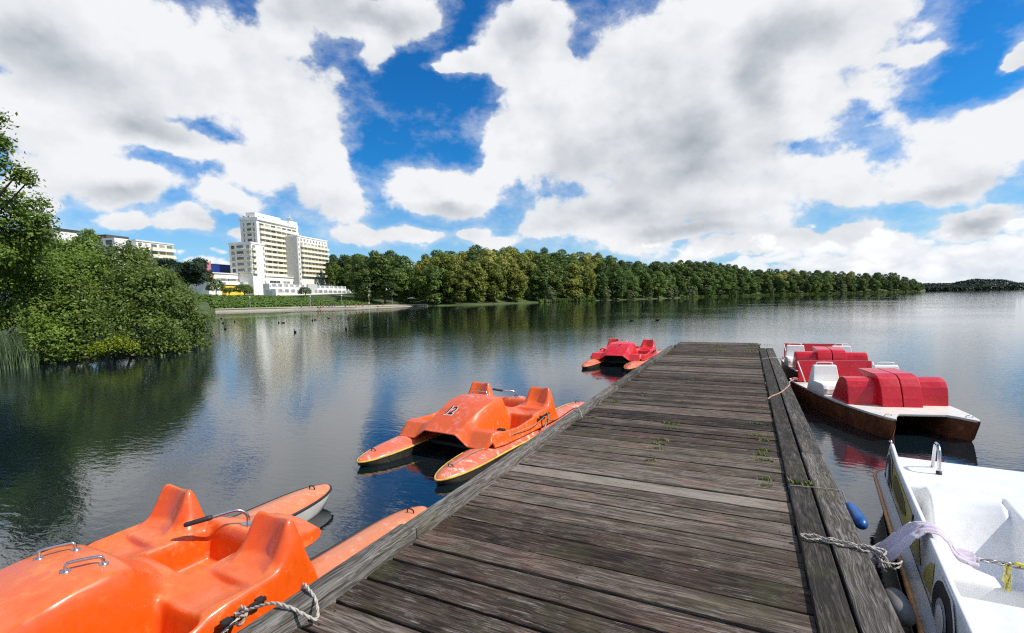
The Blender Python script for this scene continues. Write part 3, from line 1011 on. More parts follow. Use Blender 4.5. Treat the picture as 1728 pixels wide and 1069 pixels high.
def make_catamaran(label, loc, rz):
    root = empty('catamaran_pedal_boat', (*loc, 0), rz)
    tag(root, label, 'pedal boat', 'red and white pedal boats at the far right of the jetty')
    outer, inner = hull_outline(1)
    yy = np.array([0, .05, .12, .22, .34, .5, .8, 1.2, 1.6, 2.0, 2.4, 2.8, 3.1, 3.3, 3.45, 3.54, 3.58])
    xo = np.interp(yy, [p[0] for p in outer], [p[1] for p in outer])
    xi = np.interp(yy, [p[0] for p in inner], [p[1] for p in inner])
    for sx in (-1, 1):
        rows = []
        for y, o_, i_ in zip(yy, xo, xi):
            top = .285 + .02 * max(0, 1 - y / .9) ** 2
            rake = max(0, 1 - y / .5)
            rr = max(0, (y - 3.1) / .48)
            keel = -.16 + (.20) * rake ** 2 + .2 * rr ** 2
            mid = (o_ + i_) / 2
            hw = max(.004, (o_ - i_) / 2 - .02 * (1 - rake))
            prof = [(1, top), (.97, (top * .45 + keel * .55)), (.80, keel + .035), (.3, keel), (-.3, keel), (-.8, keel + .035), (-.97, (top * .45 + keel * .55)), (-1, top)]
            dy = .16 * rake ** 1.5
            rows.append([Vector((sx * (mid + hw * q * (1 - .35 * rake * (top - zz) / .45)), y + dy * (top - zz) / .45, zz)) for q, zz in prof])
        mb = MB()
        mb.grid(rows)
        mb.build('hull', M_BROWN, root)
        mb = MB()
        mb.tube(catmull([(sx * .50 - .04, .22, .31), (sx * .50 - .035, .2, .345), (sx * .50 + .035, .2, .345), (sx * .50 + .04, .22, .31)], 4), .006, 6)
        mb.build('mooring_eye', M_STEEL, root)
    # one deck plate carried by both hulls
    L_ = [(-x, y) for y, x in outer]            # bow to stern on the left outer side
    plate = [(-x, y) for (y, x) in outer] + [(-x, y) for (y, x) in inner[-2:-3:-1]] + [(x, y) for (y, x) in inner[-2:-3:-1]] + [(x, y) for (y, x) in outer[::-1]] + [(x, y) for (y, x) in inner[1:4]] + [(-x, y) for (y, x) in inner[3:0:-1]]
    mb = MB()
    mb.prism(plate, .288, .322, axis='z', bev=.010)
    mb.build('deck', M_CREAM, root)
    # side stripe mouldings are part of the hull; bonnet: quarter-round shell
    prof = [(1.50, .322), (1.34, .60), (1.26, .705), (1.18, .735), (1.08, .725), (1.01, .68), (.965, .60), (.94, .48), (.925, .322)]
    mb = MB()
    mb.prism(prof, -.70, .69, axis='x', bev=.022, seg=3)
    mb.build('bonnet', M_RED, root)
    for (xa, xb, gap) in ((-.285, -.012, 0), (.006, .265, .004)):
        prof = [(.775 + gap, .322), (.80 + gap, .45), (.865, .63), (.93, .735), (1.0, .782), (1.1, .80), (1.56, .815), (1.56, .79), (1.40, .74), (1.30, .322)]
        mb = MB()
        mb.prism(prof, xa, xb, axis='x', bev=.010)
        mb.build('centre_box', M_RED, root)
    # seats
    for (xa, xb) in ((-.765, -.325), (.215, .665)):
        seat = empty_child = None
        prof = [(1.70, .322), (1.665, .42), (1.70, .475), (1.80, .48), (1.98, .445), (2.06, .50), (2.10, .62), (2.135, .765), (2.16, .785), (2.21, .78), (2.26, .60), (2.34, .322)]
        mb = MB()
        mb.prism(prof, xa, xb, axis='x', bev=.02, seg=3)
        for v in mb.bm.verts:   # backrest narrows upwards
            if v.co.z > .45:
                k = (v.co.z - .45) / .34 * .035
                c_ = (xa + xb) / 2
                v.co.x += -k if v.co.x > c_ else k
        s_ = mb.build('seat', M_SEATW, root, False)
        # side cheek of the seat
        mb = MB()
        mb.prism([(1.62, .322), (1.60, .44), (1.63, .50), (1.70, .52), (2.05, .52), (2.2, .322)], xa - .012, xa + .05, axis='x', bev=.015)
        mb.build('side_cheek', M_SEATW, s_)
        c_ = (xa + xb) / 2
        mb = MB()
        mb.tube(catmull([(c_ - .13, 2.18, .765), (c_ - .13, 2.18, .80), (c_ - .11, 2.18, .825), (c_ + .11, 2.18, .825), (c_ + .13, 2.18, .80), (c_ + .13, 2.18, .765)], 5), .010, 8)
        mb.build('grab_rail', M_SEATW, s_)
    # hinged rear panel with two struts
    mb = MB()
    mb.prism([(2.96, .36), (3.04, .745), (3.075, .745), (2.995, .36)], -.68, .64, axis='x', bev=.010)
    mb.box((-.02, 3.12, .350), (1.36, .34, .022), bev=.008)
    pnl = mb.build('rear_panel', M_RED, root)
    for sx in (-1, 1):
        mb = MB()
        mb.tube([(-.02 + sx * .668, 3.02, .73), (-.02 + sx * .60, 2.78, .34)], .011, 8)
        mb.build('strut', M_SEATW, pnl)
    mb = MB()
    mb.box((0, 2.60, .335), (.9, .30, .025), bev=.008)
    mb.build('rear_seat_pan', M_CREAM, root)
    return root


ang = math.radians(15.15)
pA, pB = onz(1512.2, 711.7, .3), onz(1655.2, 712.6, .3)
cD = (pA + pB) / 2
catA = make_catamaran('red and white catamaran pedal boat with two brown bows, nearer of the pair', (cD.x, cD.y), ang)
catB = make_catamaran('red and white pedal boat farther out, mostly hidden behind the rear panel of its twin', (1.80, 11.95), math.radians(4))

# ------------------------------------------------------------------ white pedal boat shaped like an open car
CAR_RZ = math.radians(-6.5)
car = empty('car_pedal_boat', (.85, 3.04, 0), CAR_RZ)
tag(car, 'white pedal boat shaped like an open car with painted wheels and an orange rubbing strip', 'pedal boat')


def gel_white():
    m, nt, b = new_mat('white_gelcoat')
    tc = nt.new('ShaderNodeTexCoord').outputs['Object']
    n1 = nt.noise(tc, 3, 5, 0.6)
    n2 = nt.noise(tc, 28, 5, 0.65)
    col = nt.ramp(n1, [(.3, (0.74, 0.74, 0.72)), (.7, (0.83, 0.83, 0.82))])
    n3 = nt.noise(nt.mapping(tc, scale=(1, 1, .4)), 7.0, 6, 0.7)
    col = nt.mix(nt.rng(n2, .60, .72, 0, .25), col, (0.58, 0.55, 0.49))
    col = nt.mix(nt.rng(n3, .50, .75, 0, .55), col, (0.60, 0.58, 0.52))
    nt.put(b.inputs['Base Color'], col)
    nt.put(b.inputs['Roughness'], nt.rng(n2, .3, .7, .28, .45))
    b.inputs['Coat Weight'].default_value = 0.2
    nt.put(b.inputs['Normal'], nt.bump(n1, 0.1, 0.02))
    return m
M_GEL = gel_white()


def car_z(x, y):
    # wall along the jetty side, fins at the far end
    wall = np.interp(y, [-1.2, .0, 1.2, 1.9, 2.3, 2.55, 2.72, 2.82, 2.88], [.63, .625, .63, .635, .655, .665, .62, .52, .44])
    deck = np.interp(y, [1.4, 1.7, 2.3, 2.85], [.565, .565, .52, .475])
    z = deck.copy()
    # bonnet at the near end
    bon = np.interp(y, [-1.2, -.6, 0, .06], [.56, .605, .605, .60]) - .03 * ((x - .75) / .7) ** 2
    mb_ = 1 - ssn(.00, .05, y)
    cock = .14
    z = np.where(y < 1.72, cock, z)
    z = z + (bon - z) * mb_
    # seats with a dished backrest
    for (xa, xb) in ((.22, .66), (1.02, 1.42)):
        w = ssn(xa - .03, xa + .015, x) * (1 - ssn(xb - .015, xb + .03, x))
        sb = np.interp(y, [.72, .78, .9, 1.10, 1.22, 1.34, 1.46, 1.52, 1.64], [.14, .30, .315, .28, .31, .43, .535, .57, .57])
        dish = .035 * np.clip(1 - ((x - (xa + xb) / 2) / .2) ** 2, 0, 1) * ssn(.8, 1.2, y) * (1 - ssn(1.5, 1.62, y))
        z = np.where((y > .7) & (y < 1.72), z + (sb - dish - z) * w, z)
    # console between the seats and ledge beside the wall
    for (xa, xb) in ((.645, 1.03), (1.42, 1.50)):
        w = ssn(xa, xa + .03, x) * (1 - ssn(xb - .03, xb, x))
        lz = np.interp(y, [.05, .55, .66, .84, 1.0, 1.72], [.14, .14, .36, .53, .558, .566])
        z = np.where((y > .05) & (y < 1.72), z + (lz - z) * w, z)
    wl = (1 - ssn(.20, .225, x))
    lz = np.interp(y, [.05, .3, .9, 1.62], [.15, .27, .36, .40])
    z = np.where((y > .03) & (y < 1.64), z + (lz - z) * wl, z)
    back = ssn(1.62, 1.69, y)
    z = np.maximum(z, deck * back)
    # coaming
    m = (1 - ssn(.115, .165, x)) * ssn(.055, .075, x)
    z = np.maximum(z, wall * m)
    m = (1 - ssn(.075, .10, x))
    z = np.where(x < .1, np.maximum(wall * ssn(.052, .085, x), .60 * wall * (1 - m)), z)
    m = ssn(1.40, 1.44, x)
    z = np.maximum(z, wall * m * .98)
    e = ssn(2.80, 2.88, y)
    z = z + (np.minimum(z, .36) - z) * e
    return z


cx_ = np.concatenate([np.linspace(.055, .20, 22), np.linspace(.21, 1.5, 120)])
cy_ = np.linspace(-1.25, 2.88, 330)
CY, CX = np.meshgrid(cy_, cx_, indexing='ij')
CXs = CX.copy()
taper = np.interp(CY, [-1.25, -.6, 2.0, 2.6, 2.88], [.10, .0, 0, .015, .06])
CZZ = blur(car_z(CX, CY), 1)
CZZ[:, 0] = np.minimum(CZZ[:, 0], .36)
CXs = CX + taper * (1 - CX / .75) + np.clip(.10 - CX, 0, 1) * 0
n0, n1_ = CY.shape
ix = np.arange(n0 * n1_).reshape(n0, n1_)
carb = link_mesh('body_shell', np_mesh('car_shell', np.stack([CXs, CY, CZZ], -1).reshape(-1, 3), np.stack([ix[:-1, :-1], ix[:-1, 1:], ix[1:, 1:], ix[1:, :-1]], -1).reshape(-1, 4), True), M_GEL, car)
# hull below the strip, flange and rubbing strip
def car_outline(off):
    pts = []
    for y in np.linspace(-1.3, 2.55, 30): pts.append((0.0 - off + .10 * max(0, (-.6 - y)) , y))
    for k in range(1, 10):
        a = PI - k * PI / 20
        pts.append((.30 + (.30 + off) * math.cos(a), 2.55 + (.33 + off) * math.sin(a)))
    pts.append((1.2, 2.88 + off))
    for k in range(1, 10):
        a = PI / 2 - k * PI / 20
        pts.append((1.2 + (.30 + off) * math.cos(a), 2.55 + (.33 + off) * math.sin(a)))
    for y in np.linspace(2.55, -1.3, 12): pts.append((1.5 + off, y))
    return pts
mb = MB()
o1, o2, o3 = car_outline(.0), car_outline(-.05), car_outline(-.16)
mb.grid([[Vector((x, y, z)) for x, y in o] for o, z in ((car_outline(-.065), .352), (o1, .335), (o1, .318), (o2, .10), (o3, -.14))])
mb.build('hull', M_WHITE_HULL, car)
M_STRIP = simple_mat('orange_rubbing_strip', (0.70, 0.33, 0.10), 0.5, 0, 0.2, 18)
mb = MB()
mb.tube([Vector((x, y, .325)) for x, y in car_outline(.006)], .017, 8)
mb.build('rubbing_strip', M_STRIP, car, True)

# painted wheels and yellow side panels lie on the wall facing the jetty
def wall_pt(y, z, lift=.004):
    """point on the outer face of the wall"""
    i = int(np.clip((y + 1.25) / 4.13 * (n0 - 1), 0, n0 - 1))
    col = CZZ[i, :22]
    j = int(np.searchsorted(col[:16], z))
    j = min(max(j, 1), 15)
    z0, z1 = col[j - 1], col[j]
    f = 0 if z1 == z0 else min(1, max(0, (z - z0) / (z1 - z0)))
    return Vector((CXs[i, j - 1] + (CXs[i, j] - CXs[i, j - 1]) * f - lift, y, z))


def wall_patch(name, mat, poly, lift, parent=None):
    cyy = sum(p[0] for p in poly) / len(poly); czz = sum(p[1] for p in poly) / len(poly)
    bm = bmesh.new()
    K = 5
    rings = []
    for k in range(1, K + 1):
        t = k / K
        rings.append([bm.verts.new(wall_pt(cyy + (p[0] - cyy) * t, czz + (p[1] - czz) * t, lift)) for p in poly])
    c = bm.verts.new(wall_pt(cyy, czz, lift))
    n = len(poly)
    for i in range(n):
        bm.faces.new((c, rings[0][i], rings[0][(i + 1) % n]))
        for k in range(K - 1):
            bm.faces.new((rings[k][i], rings[k + 1][i], rings[k + 1][(i + 1) % n], rings[k][(i + 1) % n]))
    me = bpy.data.meshes.new(name)
    bm.to_mesh(me); bm.free()
    for p in me.polygons: p.use_smooth = True
    return link_mesh(name, me, mat, parent or car)


M_YEL = simple_mat('shade_dulled_yellow', (0.46, 0.37, 0.10), 0.5, 0, 0.3, 16)  # yellow base colour dulled to carry the shade on this wall
M_GRILLE = simple_mat('dark_grille', (0.13, 0.105, 0.03), 0.6, 0, 0.5, 60)
M_TYRE = simple_mat('painted_tyre', (0.02, 0.02, 0.021), 0.45, 0, 0.6, 22)
M_HUB = simple_mat('grey_hub', (0.36, 0.37, 0.39), 0.4, 0, 0.3, 14)
def ell(cy, cz, ry, rz, z0=.365, z1=.60, n=36):
    return [(cy + ry * math.cos(2 * PI * k / n), min(z1, max(z0, cz + rz * math.sin(2 * PI * k / n)))) for k in range(n)]
wall_patch('side_panel', M_YEL, [(.62, .40), (.75, .37), (1.5, .37), (2.0, .39), (2.72, .40), (2.70, .58), (2.5, .625), (2.1, .60), (1.6, .585), (1.1, .57), (.75, .52)], .0045)
wall_patch('side_grille', M_GRILLE, [(1.25, .47), (1.4, .43), (1.75, .42), (1.95, .44), (1.98, .53), (1.9, .565), (1.6, .555), (1.35, .53)], .008)
for (cyw, nm) in ((2.32, 0), (-.02, 1)):
    w_ = wall_patch('wheel', M_TYRE, ell(cyw, .44, .235, .17, .365, .60), .013)
    wall_patch('white_arch', M_GEL, ell(cyw, .445, .262, .19, .363, .612), .0105, w_)
    wall_patch('hub', M_HUB, ell(cyw, .43, .125, .105, .366, .58), .0165, w_)
    wall_patch('hub_cap', M_WHITE_PAINT, ell(cyw, .43, .085, .075, .367, .58), .0195, w_)
wall_patch('side_panel', M_YEL, [(-.75, .38), (-.36, .38), (-.33, .50), (-.45, .58), (-.75, .57)], .0045)
wall_patch('side_panel', M_YEL, [(.27, .40), (.42, .38), (.52, .38), (.52, .42), (.40, .54), (.30, .58)], .0045)
# steel hoop on the stern deck
mb = MB()
zb_ = .505
mb.tube(catmull([(.40, 2.22, zb_), (.40, 2.24, zb_ + .17), (.40, 2.29, zb_ + .235), (.40, 2.36, zb_ + .245), (.40, 2.43, zb_ + .215), (.40, 2.50, zb_ - .02)], 6), .014, 10)
hoop = mb.build('grab_hoop', M_STEEL, car, True)
mb = MB()
mb.tube([(.40, 2.215, zb_ - .02), (.40, 2.222, zb_ + .05)], .021, 12)
mb.tube([(.40, 2.215, zb_ - .02), (.40, 2.215, zb_ + .012)], .045, 16)
mb.build('hoop_foot', M_RUBBER, hoop, True)
# stern fin cap and small dark air slot
mb = MB()
mb.ball((.115, 2.69, .645), .016, 2)
mb.build('fin_cap', M_STEEL, car)
mb = MB()
mb.box((.085, 1.02, .545), (.03, .035, .06), bev=.008, rz=-.1)
mb.build('rope_guide', M_RUBBER, car)
# ------------------------------------------------------------------ land round the lake
SHORE = [(330, 528, 178), (352, 527.5, 180), (400, 526, 182), (500, 523, 187), (600, 521, 178), (660, 518.5, 190), (700, 517, 203), (720, 517, 197), (800, 515, 202), (915, 511, 243),
         (1000, 508, 292), (1100, 505, 350), (1200, 501.5, 470), (1300, 497.5, 600), (1400, 495, 700), (1500, 492.5, 790), (1556, 491, 860)]
SH_AZ = [math.degrees(azel(p[0], p[1])[0]) for p in SHORE]
SH_R = [p[2] for p in SHORE]
# the near left bank, from behind the camera to the tip of the bushes
NEAR_AZ = [-125, -110, -100, -90, -80, -72, -66, -61, -59.2, -58.4]
NEAR_R = [27.0, 24.5, 23.6, 23.8, 24.7, 25.3, 26.0, 26.8, 27.9, 31]
AZS = NEAR_AZ + [-57.9, -57.5] + SH_AZ[1:] + [14.5, 16.0, 18, 30, 60]
RS = NEAR_R + [60, 150] + SH_R[1:] + [1470, 1500, 1600, 1900, 1900]


def shore_r(az):
    return float(np.interp(az, AZS, RS))


# skyline of the lakeside wood: pixel column -> crown-top row
TOPS = [(556, 430), (600, 427), (650, 425), (680, 430), (697, 440), (712, 430), (740, 422), (800, 419), (850, 418), (900, 421), (950, 422), (1000, 426), (1050, 436), (1090, 443), (1120, 440), (1160, 437),
        (1200, 439), (1240, 444), (1270, 452), (1320, 454), (1360, 456), (1420, 457), (1460, 459), (1510, 460), (1535, 466), (1556, 478)]
TOP_AZ = [math.degrees(azel(*p)[0]) for p in TOPS]
TOP_EL = [math.degrees(azel(*p)[1]) for p in TOPS]


def hill_base(az):
    """ground height 60 m behind the shore so that 19 m trees reach the skyline"""
    r = shore_r(az) + 60
    return max(0.8, CZ + math.tan(math.radians(float(np.interp(az, TOP_AZ, TOP_EL)))) * r - 19.0)


AZ_W0 = math.degrees(azel(600, 500)[0])   # wood starts here, hotel grounds to the left


def ground_z(az, d):
    """terrain height at bearing az (deg), d metres behind the waterline"""
    if az < -57.7:
        return float(np.interp(d, [-4, 0, 1.5, 8, 40, 200], [-1.4, -.12, .35, .9, 1.6, 4.0]))
    hotel = float(np.interp(d, [-6, 0, 1.0, 9, 14, 24, 38, 70, 115, 150, 400], [-1.2, -.1, .45, .9, 1.1, 4.3, 5.6, 6.2, 7.5, 12, 14]))
    if az < AZ_W0 - 2.5: return hotel
    hb = hill_base(az)
    wood = float(np.interp(d, [-6, 0, 1.5, 8, 60, 100, 400], [-1.2, -.1, .35, .7, hb, hb + 1.0, hb + 3]))
    if az > 14.4: wood = float(np.interp(d, [-6, 0, 5, 100, 400], [-1, 0, 1, 5, 8]))
    t = min(1, max(0, (az - (AZ_W0 - 2.5)) / 4.0))
    return hotel + (wood - hotel) * t


def polar(az, r, z=0.0):
    a = math.radians(az)
    return Vector((math.sin(a) * r, math.cos(a) * r, z))


m_ground, nt, b = new_mat('grassy_ground')
tc = nt.new('ShaderNodeTexCoord').outputs['Object']
n1 = nt.noise(tc, 0.12, 6, 0.65)
n2 = nt.noise(tc, 1.6, 5, 0.65)
nt.put(b.inputs['Base Color'], nt.mix(nt.rng(n2, .45, .7, 0, .6), nt.ramp(n1, [(.3, (0.035, 0.055, 0.012)), (.6, (0.075, 0.11, 0.022)), (.8, (0.12, 0.13, 0.04))]), (0.03, 0.035, 0.012)))
b.inputs['Roughness'].default_value = 0.95
azs = np.concatenate([np.linspace(-125, -60, 40), np.linspace(-59.5, -57.3, 14), np.linspace(-57, 16, 150), np.linspace(17, 60, 16)])
ds = [-6, -2, 0, .5, 1.5, 4, 8, 10, 14, 19, 24, 31, 38, 50, 60, 80, 100, 160, 260, 400, 700]
V = []
for a in azs:
    r = shore_r(a)
    for d in ds: V.append(polar(a, r + d, ground_z(a, d)))
n0_, nd = len(azs), len(ds)
ix = np.arange(n0_ * nd).reshape(n0_, nd)
ground = link_mesh('ground', np_mesh('ground', V, np.stack([ix[:-1, :-1], ix[:-1, 1:], ix[1:, 1:], ix[1:, :-1]], -1).reshape(-1, 4), True), m_ground)
tag(ground, 'grassy land rising from the far shore of the lake', 'ground', kind='structure')

# promenade along the hotel shore, with a low quay edge
M_PATH = simple_mat('pale_paving', (0.42, 0.37, 0.29), 0.85, 0, 0.15, 0.6)
M_QUAY = simple_mat('quay_concrete', (0.34, 0.30, 0.24), 0.85, 0, 0.2, 0.8)
M_LAWN = simple_mat('lawn_strip', (0.10, 0.135, 0.03), 0.9, 0, 0.25, 0.5)
aa = np.linspace(-57.4, math.degrees(azel(722, 517)[0]), 60)
def strip(name, d0_, d1, lift, mat, a_list=aa, thick=None):
    P = []
    for a in a_list:
        r = shore_r(a)
        d0 = d0_(a) if callable(d0_) else d0_
        q = [(d0, ground_z(a, d0) + lift), ((d0 + d1) / 2, ground_z(a, (d0 + d1) / 2) + lift), (d1, ground_z(a, d1) + lift)]
        if thick: q = [(d0 - .01, -.4)] + q
        P.append([polar(a, r + d_, z_) for d_, z_ in q])
    mb = MB()
    mb.grid(P, smooth=False)
    return mb.build(name, mat)
o = strip('path', lambda a: 1.2 + 3.6 * min(1, max(0, (-50.2 - a) / 1.2)), 8.6, .14, M_PATH); tag(o, 'pale promenade along the shore below the hotel', 'path', kind='structure')
o = strip('quay', -.6, 1.0, .05, M_QUAY, thick=True); tag(o, 'low pale quay edge of the promenade', 'quay', kind='structure')
o = strip('lawn', 1.0, 4.7, .12, M_LAWN, [a for a in aa if a < -51.0]); tag(o, 'narrow lawn strip between promenade and quay', 'lawn', kind='structure')

# ------------------------------------------------------------------ foliage
def leaf_mat(name, dark, mid, light, trans=0.35, rough=0.55, hue_amt=0.5):
    m, nt, b = new_mat(name)
    at = nt.new('ShaderNodeAttribute', attribute_name='tone')
    oi = nt.new('ShaderNodeObjectInfo')
    tone = nt.math('ADD', at.outputs['Fac'], nt.math('MULTIPLY', nt.math('SUBTRACT', oi.outputs['Random'], .5), hue_amt))
    col = nt.ramp(tone, [(0.1, dark), (0.5, mid), (0.95, light)])
    nt.put(b.inputs['Base Color'], col)
    b.inputs['Roughness'].default_value = rough
    b.inputs['Specular IOR Level'].default_value = 0.3
    tr = nt.new('ShaderNodeBsdfTranslucent')
    nt.put(tr.inputs['Color'], nt.mix(0.4, col, (0.14, 0.2, 0.02), 'MIX'))
    mx = nt.new('ShaderNodeMixShader')
    mx.inputs[0].default_value = trans
    out = [n for n in nt.n if n.type == 'OUTPUT_MATERIAL'][0]
    nt.l.new(b.outputs[0], mx.inputs[1])
    nt.l.new(tr.outputs[0], mx.inputs[2])
    nt.l.new(mx.outputs[0], out.inputs[0])
    return m


M_BARK = simple_mat('bark', (0.07, 0.055, 0.042), 0.95, 0, 0.4, 3)
M_OAK = leaf_mat('broadleaf_dark', (0.026, 0.05, 0.011), (0.074, 0.125, 0.022), (0.17, 0.235, 0.045))
M_LIME = leaf_mat('broadleaf_lime', (0.055, 0.085, 0.01), (0.225, 0.25, 0.035), (0.48, 0.47, 0.12))
M_MIDG = leaf_mat('broadleaf_green', (0.036, 0.08, 0.016), (0.105, 0.185, 0.034), (0.22, 0.32, 0.065))
M_WILLOW = leaf_mat('willow_grey', (0.055, 0.083, 0.033), (0.132, 0.171, 0.077), (0.264, 0.297, 0.154))
M_CONIF = leaf_mat('conifer', (0.008, 0.021, 0.010), (0.018, 0.042, 0.018), (0.039, 0.072, 0.029), 0.15)
M_SHRUB = leaf_mat('shrub_leaves', (0.06, 0.095, 0.018), (0.17, 0.24, 0.05), (0.36, 0.43, 0.12), 0.4, 0.45, 0.25)
M_SHRUB2 = leaf_mat('alder_leaves', (0.058, 0.105, 0.015), (0.165, 0.262, 0.04), (0.34, 0.45, 0.09), 0.4, 0.45, 0.2)
M_YSHRUB = leaf_mat('yellow_shrub', (0.146, 0.195, 0.013), (0.357, 0.423, 0.024), (0.617, 0.650, 0.065), 0.4)
M_REED = leaf_mat('reeds', (0.09, 0.14, 0.07), (0.16, 0.23, 0.11), (0.28, 0.36, 0.18), 0.3)
M_HEDGE = leaf_mat('hedge_leaves', (0.055, 0.11, 0.018), (0.11, 0.195, 0.036), (0.17, 0.27, 0.055), 0.3)


def unit(n):
    v = rng.normal(size=(n, 3))
    return v / np.linalg.norm(v, axis=1, keepdims=True)


def leaves(C, N, size, tone, aspect=0.55, fold=True):
    """leaf-shaped quads at C facing N; returns verts, faces, tones"""
    n = len(C)
    t = np.cross(N, unit(n))
    t /= np.linalg.norm(t, axis=1, keepdims=True) + 1e-9
    bt = np.cross(N, t)
    s = size if np.ndim(size) else np.full(n, size)
    s = s[:, None]
    a = C - t * s * .5
    c = C + t * s * .5
    b_ = C + bt * s * aspect * .5 - N * s * .08
    d_ = C - bt * s * aspect * .5 - N * s * .08
    V = np.stack([a, b_, c, d_], 1).reshape(-1, 3)
    F = np.arange(4 * n).reshape(n, 4)
    return V, F, np.repeat(tone, 4)


def foliage_mesh(name, parts):
    V = np.concatenate([p[0] for p in parts])
    F, o = [], 0
    for p in parts:
        F.append(p[1] + o); o += len(p[0])
    T = np.concatenate([p[2] for p in parts])
    me = np_mesh(name, V, np.concatenate(F))
    a = me.attributes.new('tone', 'FLOAT', 'POINT')
    a.data.foreach_set('value', T.astype(np.float32))
    return me


def lobes_foliage(lobes, per_area, size, tone_sd=.16, up=0.35, jitter=0.7, shell=0.25, tuft=1, tuft_r=0.0):
    """lobes: (x,y,z,rx,ry,rz): leaf faces spread through the outer shell of each lobe"""
    parts = []
    L = np.array([l[:6] for l in lobes])
    LR = L[:, 3:6].max(1)
    for li, l in enumerate(lobes):
        c = np.array(l[:3]); r = np.array(l[3:6])
        area = 4 * PI * (r.mean() ** 2)
        n = max(6, int(area * per_area))
        d = unit(n)
        d[:, 2] = np.where(d[:, 2] < -.55, -d[:, 2], d[:, 2])
        rad = 1 - shell * rng.random(n) ** 1.5
        bump_ = 1 + .10 * np.sin(d[:, 0] * 5 + c[0]) * np.sin(d[:, 1] * 6 + c[1]) + .06 * np.sin(d[:, 2] * 9 + c[2])
        p = c + d * r * (rad * bump_)[:, None]
        # drop what is buried in other lobes
        keep = np.ones(n, bool)
        near = np.where(((L[:, :3] - c) ** 2).sum(1) < (LR + r.max()) ** 2)[0]
        near = near[near != li]
        if len(near) > 14: near = near[:14]
        for q in L[near]:
            e = ((p - q[:3]) / q[3:6])
            keep &= (e ** 2).sum(1) > .55
        p, d2 = p[keep], d[keep]
        if len(p) == 0: continue
        lt = rng.normal(.5, tone_sd * .7)
        if tuft > 1:
            k = len(p)
            off = rng.normal(size=(k, tuft, 3)) * tuft_r
            tt = np.clip(lt + rng.normal(0, tone_sd, (k, 1)) + rng.normal(0, tone_sd * .5, (k, tuft)), 0, 1)
            p = (p[:, None, :] + off).reshape(-1, 3)
            d2 = np.repeat(d2, tuft, 0)
            tn = tt.ravel()
        else:
            tn = np.clip(lt + rng.normal(0, tone_sd, len(p)), 0, 1)
        N = d2 + unit(len(p)) * jitter + np.array([0, 0, up])
        N /= np.linalg.norm(N, axis=1, keepdims=True)
        parts.append(leaves(p, N, size * rng.uniform(.6, 1.35, len(p)), tn))
    return parts


def limb_mesh(name, limbs, mat, parent):
    mb = MB()
    for pts, r0, r1 in limbs:
        P = catmull(pts, 4)
        mb.tube(P, [r0 + (r1 - r0) * i / (len(P) - 1) for i in range(len(P))], 7)
    return mb.build(name, mat, parent, True)


def crown_lobes(R, H0, H1, n, seed, spread=1.0, flat=1.0, low=1.0):
    r_ = random.Random(seed)
    out_ = []
    for i in range(n):
        t = (i + .5) / n
        z = H0 + (H1 - H0) * t
        prof = math.sin(PI * min(1, .12 + .80 * t)) ** .75
        a = i * 2.39996 + r_.uniform(-.5, .5)
        rr = R * prof * r_.uniform(.30, .92) * spread
        lr = R * r_.uniform(.20, .46) * (.75 + .4 * prof)
        out_.append((rr * math.cos(a), rr * math.sin(a), z, lr, lr, lr * r_.uniform(.65, .9) * flat))
    return out_


TREE_KINDS = {}
def tree_kind(key, mat, R, H, n, seed, per_area=1.0, size=.9, base=.16, flat=1.0):
    """template meshes for a tree of height H: crown + trunk"""
    lob = crown_lobes(R, H * base, H * .90, n, seed, flat=flat)
    lob.append((0, 0, H * .90, R * .40, R * .40, H * .10))
    cm = foliage_mesh('crown', lobes_foliage(lob, per_area * 3.4, size, .17, .4, .6, .4))
    cm.materials.append(mat)
    r_ = random.Random(seed)
    limbs = [([(0, 0, -1.5), (.1, .05, H * .3), (-.1, .1, H * .6), (0, 0, H * .85)], .36, .06)]
    for k in range(6):
        l = lob[r_.randrange(len(lob))]
        limbs.append(([(0, 0, l[2] * .5), (l[0] * .5, l[1] * .5, l[2] * .82), (l[0], l[1], l[2])], .13, .04))
    t = limb_mesh('trunk', limbs, M_BARK, None)
    tm = t.data
    bpy.data.objects.remove(t)
    TREE_KINDS[key] = (cm, tm, H)


for i in range(4): tree_kind(('dark', i), M_OAK, 6.2, 19, 26, 10 + i)
for i in range(3): tree_kind(('lime', i), M_LIME, 5.6, 19, 30, 20 + i, 1.15, .85, .10)
for i in range(3): tree_kind(('green', i), M_MIDG, 5.4, 15, 24, 30 + i, 1.0, .85, .07)
for i in range(2): tree_kind(('willow', i), M_WILLOW, 4.2, 9, 18, 40 + i, 1.4, .65, .05)


def plant_tree(key, name, loc, h, rz, label, cat='tree', group=None, sx=1.0):
    cm, tm, H = TREE_KINDS[key]
    root = empty(name, loc, rz)
    s = h / H
    root.scale = (s * sx, s * sx, s)
    tag(root, label, cat, group)
    c = bpy.data.objects.new('crown', cm); COL.objects.link(c); c.parent = root
    t = bpy.data.objects.new('trunk', tm); COL.objects.link(t); t.parent = root
    return root


